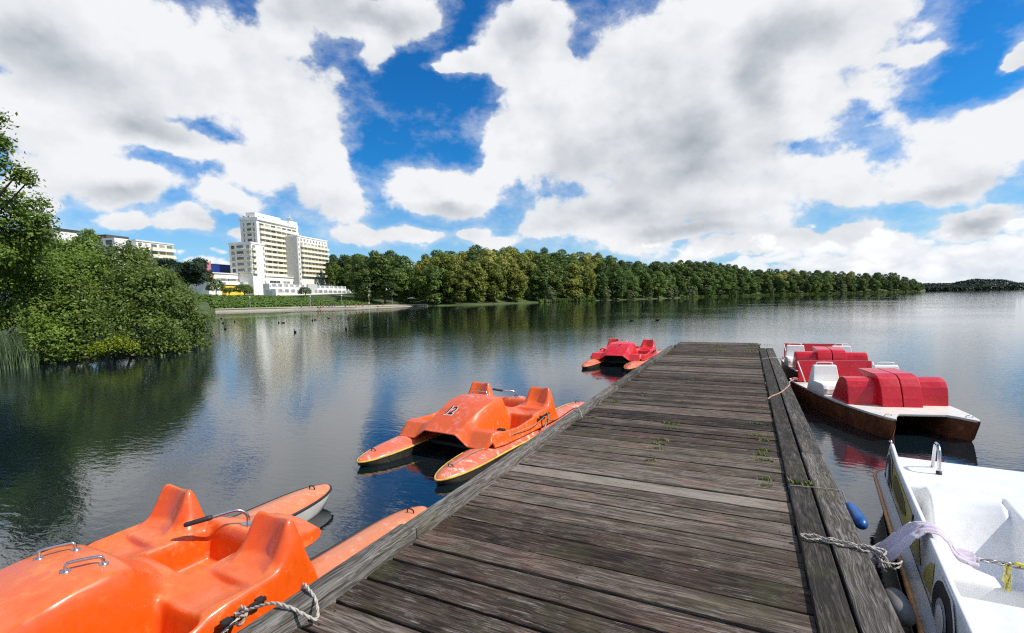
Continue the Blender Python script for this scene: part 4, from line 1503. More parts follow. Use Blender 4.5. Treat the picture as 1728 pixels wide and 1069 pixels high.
TR = random.Random(3)
az0, az1 = math.degrees(azel(566, 500)[0]), math.degrees(azel(1553, 490)[0])
zones = [(-39.0, 'near the end of the promenade'), (-30.0, 'left of the bright lindens'), (-22.0, 'behind the first jetty boats'), (-12, 'on the hill in the middle of the far shore'), (20, 'far along the shore to the right')]
def lime_zone(px):
    return (690 < px < 905) or (965 < px < 1010) or (1290 < px < 1350 and TR.random() < .5) or (1400 < px < 1445 and TR.random() < .6)
LBL = {
    'dark': 'dark green tree, {row} of the lakeside wood, {where}',
    'lime': 'flowering yellow green linden, {row} of the lakeside wood, {where}',
    'green': 'fresh green tree, {row} of the lakeside wood, {where}',
    'willow': 'pale silvery willow bush below the wood, {where}'}
WH = [(600, 'beside the hotel'), (690, 'behind the promenade end'), (800, 'left end'), (910, 'left of centre'), (1010, 'centre'), (1150, 'right of centre'), (1330, 'low right half'), (2000, 'far right tip')]
ntree = 0
rows = [(5, .60, 'front row', 9.0), (15, .74, 'second row', 8.4), (28, .86, 'middle row', 8.4), (44, .95, 'upper row', 8.4), (62, 1.0, 'crest', 6.0)]
for ri, (d, f, rn, sp) in enumerate(rows):
    a = az0 + TR.uniform(0, .8)
    while a < az1:
        r = shore_r(a) + d
        # pixel column of this bearing, for the choice of kind
        q = RCAM.inverted() @ (polar(a, r, 8) - Vector((0, 0, CZ)))
        px = PX + F_PX * q.x / -q.z
        hb = ground_z(a, d)
        ztop = CZ + math.tan(math.radians(float(np.interp(a, TOP_AZ, TOP_EL)))) * (shore_r(a) + 60)
        kind = 'dark' if TR.random() < .62 else 'green'
        if lime_zone(px) and TR.random() < (.86 if ri in (1, 2, 3) else .45): kind = 'lime'
        if ri == 0 and kind == 'dark' and TR.random() < .6: kind = 'green'
        if px > 1010 and ri == 4 and kind == 'lime': kind = 'dark'
        h = max(8.0, (ztop * f - hb) * TR.uniform(.86, 1.10) if ri < 4 else 19 * TR.uniform(.88, 1.04))
        if 684 < px < 706 and ri > 1: h *= .84
        h = min(h, 23)
        if px < 700 and d < 14 or px < 604:
            a += math.degrees(sp / r); continue
        where = [w for lim, w in WH if px < lim][0]
        plant_tree((kind, TR.randrange(len([k for k in TREE_KINDS if k[0] == kind]))), 'broadleaf_tree' if kind != 'lime' else 'linden_tree', polar(a, r + TR.uniform(-3, 3), hb - .3), h, TR.uniform(0, 6.28),
                   LBL[kind].format(row=rn, where=where), 'tree', 'trees of the lakeside wood', TR.uniform(.82, 1.28) * (1.0 if h > 14 else 1.15))
        ntree += 1
        step = sp * TR.uniform(.85, 1.15) * (1 + max(0, (r - 400)) / 700)
        a += math.degrees(step / r)
# trees rising behind the terraces, right of the hotel
for (d, f, sp) in ((124, .80, 8), (136, .95, 7), (150, 1.0, 6)):
    a = math.degrees(azel(566, 500)[0])
    while a < math.degrees(azel(612, 500)[0]):
        r = shore_r(a) + d
        hb = ground_z(a, d)
        ztop = CZ + math.tan(math.radians(float(np.interp(a, TOP_AZ, TOP_EL)))) * r
        plant_tree((TR.choice(['dark', 'green']), TR.randrange(3)), 'broadleaf_tree', polar(a, r, hb - .3), (ztop - hb) * f * TR.uniform(.93, 1.05), TR.uniform(0, 6.28),
                   'tall tree rising behind the white terraces, right of the hotel tower', 'tree', 'trees of the lakeside wood', TR.uniform(.75, .95))
        ntree += 1
        a += math.degrees(sp / r)
# willow bushes on the waterline, right half
for px in (1022, 1060, 1095, 1128, 1136, 1165, 1190, 1213, 1238, 1300, 1345, 1420, 980, 925):
    a = math.degrees(azel(px, 500)[0])
    r = shore_r(a) + 2
    where = [w for lim, w in WH if px < lim][0]
    plant_tree(('willow', TR.randrange(2)), 'willow_bush', polar(a, r, ground_z(a, 2) - .2), TR.uniform(5, 9) * (1 + max(0, r - 350) / 900), TR.uniform(0, 6.28), LBL['willow'].format(where=where), 'bush', 'willow bushes on the far waterline', 1.1)
print('trees', ntree)

# pale reed fringe at the foot of the wood
parts = []
for (p0, p1, n) in ((912, 1005, 900), (1150, 1550, 2200)):
    a0_, a1_ = math.degrees(azel(p0, 505)[0]), math.degrees(azel(p1, 495)[0])
    av = rng.uniform(a0_, a1_, n)
    C = np.array([polar(a, shore_r(a) + rng.uniform(-2, 1.5), .6 + rng.uniform(0, .7)) for a in av])
    N = unit(n); N[:, 2] *= .25
    N /= np.linalg.norm(N, axis=1, keepdims=True)
    parts.append(leaves(C, N, rng.uniform(1.2, 2.4, n), np.clip(rng.normal(.6, .2, n), 0, 1), .5))
fr = link_mesh('reed_fringe', foliage_mesh('reed_fringe', parts), M_MIDG)
tag(fr, 'light green reed fringe along the foot of the lakeside wood', 'reeds', kind='stuff')

# distant wood at the right edge
lob = []
for px in np.arange(1540, 1745, 2.6):
    a, _ = azel(float(px), 487)
    top = np.interp(px, [1540, 1560, 1610, 1640, 1690, 1715, 1745], [484, 479, 478, 471.5, 472, 478, 477])
    r = 1500
    z1 = CZ + math.tan(azel(float(px), float(top))[1]) * r
    for k in range(4):
        z = max(2, (z1 - 6) * (1.0 - .33 * k))
        rr = r - 20 * k + TR.uniform(-10, 10)
        lob.append((math.sin(a) * rr, math.cos(a) * rr, z * TR.uniform(.9, 1.02), 9, 9, 7))
fw = link_mesh('far_wood', foliage_mesh('far_wood', lobes_foliage(lob, .16, 4.2, .15, .4, .6, .3)), M_CONIF)
tag(fw, 'distant dark wood on the horizon at the right edge of the lake', 'wood', kind='stuff')
# ------------------------------------------------------------------ bushes and trees on the near left bank
def near_bush(name, label, lobes_px, mat, seed, leaf=.085, dens=46, cat='bush', group=None, tuft=6, tuft_r=.10, stems=8, base=None, jitter=.75):
    """lobes_px: (px, py, distance, radius in px at that distance, depth factor)"""
    lob = []
    for (x, y, r, rp) in lobes_px:
        c = at_r(x, y, r)
        depth = -(RCAM.inverted() @ (c - Vector((0, 0, CZ)))).z
        R = rp / F_PX * depth
        lob.append((c.x, c.y, c.z, R, R, R * .85))
    cx = sum(l[0] for l in lob) / len(lob); cy = sum(l[1] for l in lob) / len(lob)
    if base: cx, cy = base[0], base[1]
    root = empty(name, (cx, cy, .5))
    tag(root, label, cat, group)
    # small clumps sit on every main lobe
    r_ = random.Random(seed)
    sub = []
    for l in lob:
        R = l[3]
        n = max(5, int(9 * (R / .8)))
        for k in range(n):
            v = unit(1)[0]
            if v[2] < -.6: v = -v
            q = r_.uniform(.22, .42) * min(R, 1.3) * (1 if R < 1.3 else 1.1)
            sub.append((l[0] + v[0] * R * .82 - cx, l[1] + v[1] * R * .82 - cy, l[2] + v[2] * R * .72 - .5, q * 1.15, q * 1.15, q * .8))
    core = [(l[0] - cx, l[1] - cy, l[2] - .5, l[3] * .86, l[4] * .86, l[5] * .86) for l in lob]
    leaf *= 1.12
    parts = lobes_foliage(sub, dens / tuft * 3.0, leaf, .10, .55, jitter, .55, tuft, tuft_r)
    parts += lobes_foliage(core, dens / tuft * 2.8, leaf * 1.25, .10, .4, jitter, .30, tuft, tuft_r * 1.3)
    link_mesh('foliage', foliage_mesh('foliage', parts), mat, root)
    limbs = []
    for k in range(stems):
        l = lob[r_.randrange(len(lob))]
        bx, by = r_.uniform(-.9, .9), r_.uniform(-.9, .9)
        e = (l[0] - cx, l[1] - cy, l[2] - .5)
        limbs.append(([(bx, by, -.6), (bx * .6 + e[0] * .3, by * .6 + e[1] * .3, e[2] * .4), e], .07, .02))
    limb_mesh('stems', limbs, M_BARK, root)
    return root


G1 = 'bushes massed on the near left bank'
near_bush('waterside_bush', 'rounded green bush leaning over the water, rightmost of the near bank', [
    (240, 500, 27.0, 62), (200, 455, 29.0, 46), (275, 520, 27.5, 52), (305, 545, 27.8, 42), (320, 560, 28, 34), (250, 560, 26.0, 44), (175, 520, 27, 52), (235, 445, 30, 30), (262, 478, 29, 34), (170, 560, 25.8, 42), (210, 580, 25.6, 26), (290, 580, 26.2, 24), (325, 580, 27.6, 20), (340, 578, 28, 14), (180, 592, 25.2, 20), (240, 592, 25.6, 18), (270, 590, 25.9, 18), (305, 588, 26.8, 16), (150, 590, 25.2, 22)],
    M_SHRUB, 1, .10, 46, stems=6, base=(-24.2, 13.2))
near_bush('leafy_bush', 'mid green bush with a spiky leader, in the middle of the near bank', [
    (130, 470, 28.5, 52), (145, 425, 29.5, 26), (148, 408, 29.6, 14), (100, 440, 30, 40), (165, 445, 29.2, 24), (90, 500, 27.5, 56), (120, 540, 26.5, 46), (60, 470, 29, 50)],
    M_SHRUB2, 2, .105, 44, stems=10, base=(-26.5, 9.6))
near_bush('waterside_bush', 'dark green bush behind the reeds at the far left edge', [
    (45, 530, 26.6, 46), (-5, 490, 27.5, 56), (75, 565, 25.6, 36), (110, 580, 25.4, 26), (-40, 540, 27.5, 50), (140, 588, 25.2, 18), (60, 592, 25.3, 24), (95, 598, 25.1, 18), (125, 600, 25.1, 14)],
    M_SHRUB2, 3, .095, 46, stems=8, base=(-25.6, 7.0))
near_bush('yellow_bush', 'small bright yellow green bush low over the water, before the dark bushes', [(183, 586, 24.4, 17), (203, 580, 24.4, 13), (160, 592, 24.3, 10), (222, 584, 24.6, 9)], M_YSHRUB, 4, .07, 70, tuft=5, tuft_r=.06, stems=4, base=(-22.9, 10.6))
# overhanging tree at the left edge: limbs with open sprays of leaves
near_bush('alder_tree', 'open crowned green tree rising above the bushes at the left edge', [
    (10, 376, 24, 40), (48, 372, 24, 22), (66, 352, 24, 17), (28, 348, 24.5, 22), (-12, 338, 24, 28), (40, 400, 24.5, 40), (0, 420, 25, 50), (6, 282, 23, 14), (-6, 250, 23, 16), (25, 300, 23, 9), (38, 296, 23, 7), (50, 304, 23, 4),
    (3, 240, 23, 8), (-2, 203, 23, 7), (75, 375, 24, 10), (55, 420, 25, 26), (-30, 265, 23, 28), (-50, 420, 24, 50), (20, 440, 25.5, 46), (60, 450, 26, 34), (-20, 470, 26, 50)],
    M_SHRUB2, 5, .10, 40, 'tree', None, 6, .11, 7, base=(-27.5, 5.5))
near_bush('sapling', 'slim pale leafed sapling standing out above the bush tops', [(118, 428, 32, 14), (140, 402, 32, 8), (150, 395, 32, 5), (128, 412, 32, 8), (160, 405, 32, 7)], M_SHRUB, 6, .12, 40, 'tree', None, 5, .09, 5, base=(-29, 11))

# reeds in the corner
vs, fs, tn = [], [], []
for _ in range(2600):
    px = R_.uniform(-25, 66)
    w_ = onz(px, 622 - max(0, px) * .10 + R_.uniform(-8, 4), 0)
    h_ = R_.uniform(.7, 1.35) * (1 if px < 45 else .7)
    a = R_.uniform(0, 2 * PI)
    lean = R_.uniform(.05, .4) * h_
    dx, dy = math.cos(a), math.sin(a)
    t_ = R_.random()
    wd = .014
    pv = None
    for k in range(4):
        s_ = k / 3
        cxx, cyy, czz = w_.x + dx * lean * s_ ** 2, w_.y + dy * lean * s_ ** 2, -.05 + h_ * s_
        ww = wd * (1 - .85 * s_)
        vs += [(cxx - dy * ww, cyy + dx * ww, czz), (cxx + dy * ww, cyy - dx * ww, czz)]
        tn += [t_, t_]
        if k: i = len(vs) - 4; fs.append((i, i + 1, i + 3, i + 2))
me = np_mesh('reeds', vs, fs)
a = me.attributes.new('tone', 'FLOAT', 'POINT'); a.data.foreach_set('value', np.array(tn, dtype=np.float32))
rd = link_mesh('reeds', me, M_REED)
tag(rd, 'grey green reeds standing in the water at the left edge', 'reeds', kind='stuff')

# trees between the bushes and the hotel
def pine(name, label, px, py_top, r, halfpx, kind='pine', seed=0):
    top = at_r(px, py_top, r)
    az_ = math.degrees(math.atan2(top.x, top.y))
    g = 1.5 if az_ < -57.7 else ground_z(az_, max(0, r - shore_r(az_)))
    h = top.z - g
    depth = -(RCAM.inverted() @ (top - Vector((0, 0, CZ)))).z
    R = halfpx / F_PX * depth
    root = empty(name, (top.x, top.y, g))
    tag(root, label, 'tree')
    lob = []
    r_ = random.Random(seed)
    if kind == 'conifer':
        n = 16
        for i in range(n):
            t = i / (n - 1)
            for k in range(4):
                a = r_.uniform(0, 6.28)
                rr = R * (1 - t) ** .8 * .62
                lob.append((rr * math.cos(a), rr * math.sin(a), h * (.22 + .76 * t), R * (.12 + .34 * (1 - t)), R * (.12 + .34 * (1 - t)), h * .035))
    else:
        for i in range(26):
            a = r_.uniform(0, 6.28)
            t = r_.uniform(.42, .95)
            rr = R * math.sqrt(r_.random()) * (1.0 if t < .75 else .75)
            lob.append((rr * math.cos(a), rr * math.sin(a), h * t, R * .34, R * .34, h * .075))
    parts = lobes_foliage(lob, 5.0 if kind == 'conifer' else 4.0, .6, .15, .3, .6, .4, 3, .25)
    link_mesh('crown', foliage_mesh('crown', parts), M_CONIF, root)
    limbs = [([(0, 0, -1), (.1, 0, h * .4), (0, .1, h * .9)], .3, .05)]
    for l in lob[::5]: limbs.append(([(0, 0, l[2] * .7), (l[0] * .5, l[1] * .5, l[2] * .9), l[:3]], .1, .03))
    limb_mesh('trunk', limbs, M_BARK, root)

pine('dark_pine', 'broad dark pine between the bushes and the low white hotel wing', 303, 438, 150, 40, 'pine', 1)
pine('spruce', 'narrow dark spruce left of the broad pine, taller of two', 247, 421, 130, 15, 'conifer', 2)
pine('spruce', 'narrow dark spruce in front of the left apartment block, leftmost of two', 217, 409, 135, 15, 'conifer', 3)

# shrub bank below the hotel: one mass of low shrubs
lob = []
hb_ = random.Random(21)
bank = [(300, 520, 512), (330, 494, 520), (380, 496, 522), (420, 496, 521), (500, 498, 519), (560, 499, 518), (600, 499, 517), (640, 506, 515), (662, 513, 514)]
for px in np.arange(296, 664, 2.1):
    top = float(np.interp(px, [b_[0] for b_ in bank], [494 if b_[0] == 300 else b_[1] for b_ in bank]))
    a = math.degrees(azel(px, 510)[0])
    if a < -57.6: sr = 185
    else: sr = shore_r(a)
    zt = CZ + math.tan(azel(px, top)[1]) * (sr + 26)
    for k in range(7):
        f = k / 6
        d_ = 11 + 17 * f + hb_.uniform(-1, 1)
        R = hb_.uniform(1.0, 1.7)
        p = polar(a + hb_.uniform(-.15, .15), sr + d_, .9 + (zt - 1.5) * (f ** .8) - R * .85)
        lob.append((p.x, p.y, p.z, R * 1.15, R * 1.15, R))
bk = link_mesh('shrub_bank', foliage_mesh('shrub_bank', lobes_foliage(lob, 2.6, .8, .10, .7, .55, .3)), M_HEDGE)
tag(bk, 'dense low shrubs covering the bank between promenade and hotel', 'shrubs', kind='stuff')

def round_bush(label, px, py, r, rp, mat, flat=.8, seed=0):
    c = at_r(px, py, r)
    depth = -(RCAM.inverted() @ (c - Vector((0, 0, CZ)))).z
    R = rp / F_PX * depth
    root = empty('clipped_bush', (c.x, c.y, c.z - R * flat))
    tag(root, label, 'bush')
    r_ = random.Random(seed)
    lob = [(0, 0, R * flat, R, R, R * flat)] + [(R * .6 * math.cos(k * 1.3), R * .6 * math.sin(k * 1.3), R * flat * r_.uniform(.6, 1.3), R * .5, R * .5, R * .45) for k in range(8)]
    link_mesh('foliage', foliage_mesh('foliage', lobes_foliage(lob, 9, .55, .14, .4, .6, .2)), mat, root)
    limb_mesh('stems', [([(0, 0, -.5), (.1, .1, R * .5), (0, .1, R * flat)], .12, .05), ([(.2, 0, -.5), (.4, .1, R * .5), (.6, .1, R * flat)], .1, .05)], M_BARK, root)
round_bush('tall dark clipped bush before the yellow hotel wall', 363, 484, 219, 13, M_OAK, 1.1, 1)
round_bush('low dark bush, middle of the three before the yellow wall', 386, 490.5, 218, 8, M_OAK, .6, 2)
round_bush('wide dark dome shaped bush before the yellow wall', 411, 489, 218, 14, M_OAK, .65, 3)
round_bush('pale green bush against the white terraces', 514, 492, 214, 10, M_WILLOW, .75, 4)
# ------------------------------------------------------------------ hotel and neighbours
M_PLASTER = simple_mat('white_plaster', (0.82, 0.80, 0.74), 0.75, 0, 0.05, 0.4)
M_PLASTER2 = simple_mat('offwhite_plaster', (0.66, 0.65, 0.62), 0.8, 0, 0.06, 0.4)
M_GREYP = simple_mat('grey_panel', (0.55, 0.545, 0.53), 0.8, 0, 0.05, 0.4)
M_PARAPET = simple_mat('pale_yellow_parapet', (0.80, 0.72, 0.48), 0.7, 0, 0.06, 0.5)
M_YWALL = simple_mat('yellow_wall', (0.78, 0.56, 0.06), 0.7, 0, 0.08, 0.5)
M_BLUE = simple_mat('blue_cladding', (0.010, 0.035, 0.21), 0.5, 0, 0.15, 0.3)
M_ROOF = simple_mat('dark_roof', (0.06, 0.055, 0.05), 0.8, 0, 0.2, 0.5)
M_ORANGE_AWN = simple_mat('orange_awning', (0.72, 0.33, 0.06), 0.7, 0, 0.1, 0.8)
M_REDSIGN = simple_mat('reddish_panel', (0.42, 0.17, 0.17), 0.7, 0, 0.2, 0.6)
def glass_mat():
    m, nt, b = new_mat('window_glass')
    tc = nt.new('ShaderNodeTexCoord').outputs['Object']
    oi = nt.new('ShaderNodeObjectInfo')
    n1 = nt.noise(tc, 0.35, 2, 0.5)
    nt.put(b.inputs['Base Color'], nt.ramp(nt.math('ADD', nt.math('MULTIPLY', n1, .6), nt.math('MULTIPLY', oi.outputs['Random'], .5)), [(.3, (0.035, 0.04, 0.046)), (.55, (0.12, 0.125, 0.125)), (.85, (0.42, 0.40, 0.35))]))
    b.inputs['Roughness'].default_value = 0.12
    return m
M_GLASS = glass_mat()
E1 = Vector((math.sin(math.radians(-14)), math.cos(math.radians(-14)), 0))     # runs away along the sunlit fronts
E2 = Vector((math.sin(math.radians(-104)), math.cos(math.radians(-104)), 0))   # runs away along the shaded fronts
BROT = math.atan2(E1.y, E1.x)   # local +x = E1, local +y = E2
UNIT_CUBE = None


def unit_cube():
    global UNIT_CUBE
    if UNIT_CUBE is None:
        mb = MB(); mb.box((0, 0, 0), (1, 1, 1))
        o = mb.build('window', None)
        UNIT_CUBE = o.data
        bpy.data.objects.remove(o)
    return UNIT_CUBE


class Block:
    """a building in local axes: x along the sunlit front, y along the shaded front, z up; origin at the near corner"""

    def __init__(s, name, label, corner, cat='building'):
        s.o = corner.copy(); s.o.z = 0
        s.root = empty(name, (corner.x, corner.y, 0), BROT)
        tag(s.root, label, cat)
        s.win = []

    def _hit(s, px, py, e, off):
        """distance along axis e from the corner where the sight line at px meets the vertical plane through o + off"""
        d = ray(px, py)
        o = s.o + off
        # o + e*t = d*k  (2D)
        det = e.x * (-d.y) - e.y * (-d.x)
        t = ((-o.x) * (-d.y) - (-o.y) * (-d.x)) / det
        return t

    def X(s, px, py, y=0.0): return s._hit(px, py, E1, E2 * y)
    def Y(s, px, py, x=0.0): return s._hit(px, py, E2, E1 * x)

    def Z(s, px, py, x=0.0, y=0.0):
        p = s.o + E1 * x + E2 * y
        d = ray(px, py)
        return CZ + d.z / math.hypot(d.x, d.y) * math.hypot(p.x, p.y)

    def box(s, name, mat, x0, x1, y0, y1, z0, z1):
        mb = MB()
        mb.box(((x0 + x1) / 2, (y0 + y1) / 2, (z0 + z1) / 2), (abs(x1 - x0), abs(y1 - y0), abs(z1 - z0)))
        return mb.build(name, mat, s.root)

    def window(s, x0, x1, y0, y1, z0, z1, mat=None):
        s.win.append((x0, x1, y0, y1, z0, z1))

    def finish(s, cap=96):
        cols = len(s.win)
        w = sorted(s.win, key=lambda q: -((abs(q[1] - q[0]) + abs(q[3] - q[2])) * (q[5] - q[4])))
        for q in w[:cap]:
            o = bpy.data.objects.new('window', unit_cube())
            if len(o.data.materials) == 0: o.data.materials.append(M_GLASS)
            COL.objects.link(o)
            o.parent = s.root
            o.location = ((q[0] + q[1]) / 2, (q[2] + q[3]) / 2, (q[4] + q[5]) / 2)
            o.scale = (abs(q[1] - q[0]), abs(q[3] - q[2]), abs(q[5] - q[4]))
        if w[cap:]:
            mb = MB()
            for q in w[cap:]: mb.box(((q[0] + q[1]) / 2, (q[2] + q[3]) / 2, (q[4] + q[5]) / 2), (abs(q[1] - q[0]), abs(q[3] - q[2]), abs(q[5] - q[4])))
            o = mb.build('small_windows', M_GLASS, s.root)
            o['kind'] = 'stuff'


BR = random.Random(8)
def balconies_x(B, x0, x1, y, ztop, zbot, pitch, depth=1.3, first=0.0, nwin=5, name='balcony', gap=.25):
    """rows on a sunlit front (plane y = const, facing -y_local): parapet bands with dark glazing above each"""
    z = ztop - first
    k = 0
    while z - pitch > zbot - .5:
        zp = z - pitch
        B.box(name, M_PARAPET, x0, x1, y - depth, y - .02, zp, zp + 1.12)
        B.box('slab_edge', M_PLASTER, x0 - .05, x1 + .05, y - depth - .06, y - .03, zp - .22, zp + .32)
        L_ = (x1 - x0) / nwin
        for i in range(nwin):
            a = x0 + L_ * i + L_ * gap * .5 * BR.uniform(.6, 1.4)
            b2 = x0 + L_ * (i + 1) - L_ * gap * .5 * BR.uniform(.6, 1.4)
            B.window(a, b2, y - .06, y + .3, zp + 1.13, z - .42)
        z = zp
        k += 1


def balconies_y(B, y0, y1, x, ztop, zbot, pitch, bays, depth=1.2, first=0.0, name='balcony', band=M_PARAPET):
    """rows on a shaded front (plane x = const, facing -x_local)"""
    z = ztop - first
    while z - pitch > zbot - .5:
        zp = z - pitch
        B.box(name, band, x - depth * .35, x - .02, y0, y1, zp + .12, zp + .55)
        for (a, b2, deep) in bays:
            ya, yb = y0 + (y1 - y0) * a, y0 + (y1 - y0) * b2
            B.window(x - .05, x + .3, ya, yb, zp + (.6 if not deep else 1.0), z - .45)
            if deep: B.box('loggia_rail', M_PLASTER2, x - depth * .5, x - depth * .38, ya, yb, zp + .56, zp + 1.0)
        z = zp


# sunlit fronts look towards -y in local axes?  E2 points away from the lake, so the lake side is -E2 = local -y
corner = at_r(441, 500, 295)
H = Block('hotel_tower', 'white stepped hotel tower with pale yellow balcony bands and a roof mast', corner)
GZ = 6.0
zt = H.Z(441, 371)
xT = H.X(500, 383)
yT = H.Y(405, 376)
PIT = 2.82
H.box('wall', M_PLASTER, 0, xT, 0, yT, GZ, zt - .1)
H.box('roof_parapet', M_PLASTER, -.5, xT + .5, -.9, yT + .4, zt - .15, zt + 1.3)
balconies_x(H, 1.5, xT, 0, zt - 1.2, H.Z(446, 466) , PIT, 1.3, 0, 7)
balconies_y(H, 1.0, yT - 1, 0, zt - 1.2, H.Z(446, 466), PIT, [(.05, .16, 0), (.30, .62, 1), (.82, .92, 0)], 1.6)
H.box('corner_pier', M_PLASTER, -.45, 1.4, -.30, .8, GZ, zt - .12)
# penthouse and stair head
zp0 = zt + 1.25
xa = H.X(498, 376, 3.0)
H.box('penthouse', M_PLASTER, 2.2, xa * .62, 2.5, yT * .8, zt, H.Z(446, 357.5))
H.box('penthouse', M_PLASTER, xa * .62, xa * .99, 3.5, yT * .7, zt, H.Z(478, 361.5))
H.box('penthouse', M_PLASTER2, 4.2, 12, yT * .3, yT * .82, zt + 1.0, H.Z(425, 358.5))
H.box('stair_head', M_PLASTER, xa * .80, xa * 1.0, 1.6, 7.5, zt - 3, H.Z(490, 361))
for xx in (4.5, 8.0, 12.0, 16.5): H.window(xx, xx + 1.1, 2.42, 2.7, zt + 1.9, zt + 2.7)
for yy in (6, 9): H.window(2.1, 2.4, yy, yy + 1.0, zt + 1.8, zt + 2.6)
mx, my = xa * .9, 4.0
mb = MB()
zz = H.Z(490, 361)
mb.tube([(mx, my, zz - .2), (mx, my, zz + 3.6)], .16, 8)
mb.box((mx, my, zz + 1.3), (3.2, 2.6, .25))
mb.tube([(mx - .9, my, zz + 1.3), (mx - .9, my, zz + 2.6)], .25, 8)
mb.tube([(mx + 1.0, my, zz + 1.3), (mx + 1.0, my, zz + 2.2)], .22, 8)
mb.ball((mx, my, zz + 2.4), .75, 2)
mb.ball((mx, my, zz + 3.3), .5, 2)
mb.build('roof_mast', M_GREYP, H.root)
# left wing, nearer the lake
YW = -13.0
xl1 = H.X(446, 412, YW)
xl0 = H.X(423, 411, YW)
yl = H.Y(386, 413, xl0)
zl = H.Z(423, 411, xl0, YW)
H.box('wing', M_PLASTER, xl0, xl1, YW, yl, GZ, zl)
H.box('wing_parapet', M_PLASTER, xl0 - .25, xl1 + .1, YW - .25, yl + .3, zl - .05, zl + .8)
xb = xl0 + (xl1 - xl0) * .32
zlb = H.Z(425, 466, xl0, YW)
balconies_x(H, xl0 + .3, xb, YW, zl - .3, zlb, PIT, 1.0, 0, 1, gap=.35)
balconies_y(H, YW + .3, yl - .5, xl0, zl - .3, zlb, PIT, [(.06, .20, 0), (.36, .68, 1), (.78, .94, 0)], 1.8)
# right wing juts out further still
YR = -9.0
xr0 = H.X(502, 405, YR)
xr1 = H.X(552, 412, YR)
zr = H.Z(502, 399, xr0, YR)
H.box('wing', M_PLASTER, xr0, xr1, YR, 9, GZ, zr)
H.box('shade_grey_panel', M_GREYP, xr0 - .35, xr0 - .02, YR + .2, -.2, GZ, zr + .1)  # grey sheet paints in the shade on the wing's left face
H.box('wing_parapet', M_PLASTER, xr0 - .2, xr1 + .2, YR - .25, 9.2, zr - .05, zr + .7)
zrb = H.Z(555, 477, xr1, YR)
balconies_x(H, xr0 + 2.0, xr1, YR, zr - 2.7, zrb + 2, PIT, 1.3, 0, 8)
for i in range(9): H.window(xr0 + 2 + (xr1 - xr0 - 3) * (i + BR.uniform(.2, .4)) / 9, xr0 + 2 + (xr1 - xr0 - 3) * (i + .7) / 9, YR - .06, YR + .2, zr - 2.3, zr - 1.0)
for k in range(11): H.window(xr0 + .4, xr0 + 1.3, YR - .06, YR + .2, zr - 2.4 - k * PIT, zr - .9 - k * PIT)
for k in range(7): H.window(xl1 - 1.2, xl1 - .4, YW - .06, YW + .2, zl - 2.4 - k * PIT, zl - .9 - k * PIT)
H.finish(97 - 0)

# low wing in front: white band with a row of small windows, yellow wall below, terraces to the right
cor2 = at_r(352, 480, 262)
LWG = Block('hotel_wing', 'low white hotel wing with small windows above a yellow wall', cor2)
x1 = LWG.X(546, 474)
ztop = LWG.Z(352, 461)
zmid = LWG.Z(352, 480)
LWG.box('wall', M_PLASTER, 0, x1, 0, 22, 4, ztop)
LWG.box('roof_edge', M_PLASTER2, -.4, x1 + .4, -.5, 22, ztop - .02, ztop + .5)
zw0, zw1 = LWG.Z(352, 473.5), LWG.Z(352, 469)
n = 17
xs_ = [LWG.X(px, 472) for px in (366, 372, 379, 385, 391, 397, 403, 409, 416, 422, 428, 434, 442, 455, 461, 467, 478, 484, 494, 498, 503, 507, 513, 517, 521, 536, 539, 542, 545)]
for q in xs_:
    LWG.window(q, q + 2.6, -.05, .25, zw0, zw1)
xy0, xy1 = LWG.X(374, 487), LWG.X(459, 490)
zy = LWG.Z(420, 482.5, (xy0 + xy1) / 2)
LWG.box('yellow_wall', M_YWALL, xy0, xy1, -2.4, -.02, 4, zy)
for k in range(1, 6):
    q = xy0 + (xy1 - xy0) * (.4 + .1 * k)
    LWG.box('pilaster', M_PLASTER2, q, q + .5, -2.55, -2.42, 4, zy - .02)
LWG.box('canopy', M_PLASTER, xy0 - .6, xy1 + .3, -3.0, -.02, zy + .02, zy + 1.3)
LWG.box('entrance_canopy', M_GREYP, LWG.X(396, 480), LWG.X(418, 480), -5.0, -3.02, zy + .3, zy + 1.5)
LWG.box('awning', M_ORANGE_AWN, LWG.X(349, 466), LWG.X(357, 466), -1.4, -.02, LWG.Z(352, 469), LWG.Z(352, 464))
LWG.finish(60)

cor3 = at_r(459, 490, 238)
TE = Block('terrace_building', 'two storey white terraced building with gridded balconies at the foot of the tower', cor3)
xe1 = TE.X(586, 484)
xe2 = TE.X(592, 492)
z2a, z2b = TE.Z(461, 479), TE.Z(461, 488.5)
z1b = TE.Z(461, 499)
TE.box('upper_storey', M_PLASTER, 0, xe1, 3, 4.4, 4, z2a)
TE.box('lower_storey', M_PLASTER2, 0, xe2, 0, 2.98, 4, z2b + .1)
nb = 15
for lev, (yy, za, zb_, xe) in enumerate(((3, z2b, z2a, xe1), (0, z1b, z2b, xe2))):
    for k in range(nb + 1):
        q = xe * k / nb
        TE.box('balcony_fin', M_PLASTER, q - .18, q + .18, yy - 2.0, yy - .02, za - .5, zb_ + .15)
    for k in range(nb):
        qa, qb = xe * k / nb + .2, xe * (k + 1) / nb - .2
        TE.box('balcony_front', M_PLASTER, qa, qb, yy - 1.95, yy - 1.8, za - .3, za + (zb_ - za) * .48)
        if BR.random() < .8: TE.window(qa + (qb - qa) * .1, qa + (qb - qa) * .85, yy - .05, yy + .2, za + .1, zb_ - .7)
TE.box('glazed_gable', M_GREYP, TE.X(518, 487), TE.X(534, 487), -.6, -.04, z1b, TE.Z(526, 481, 40))
TE.finish(90)

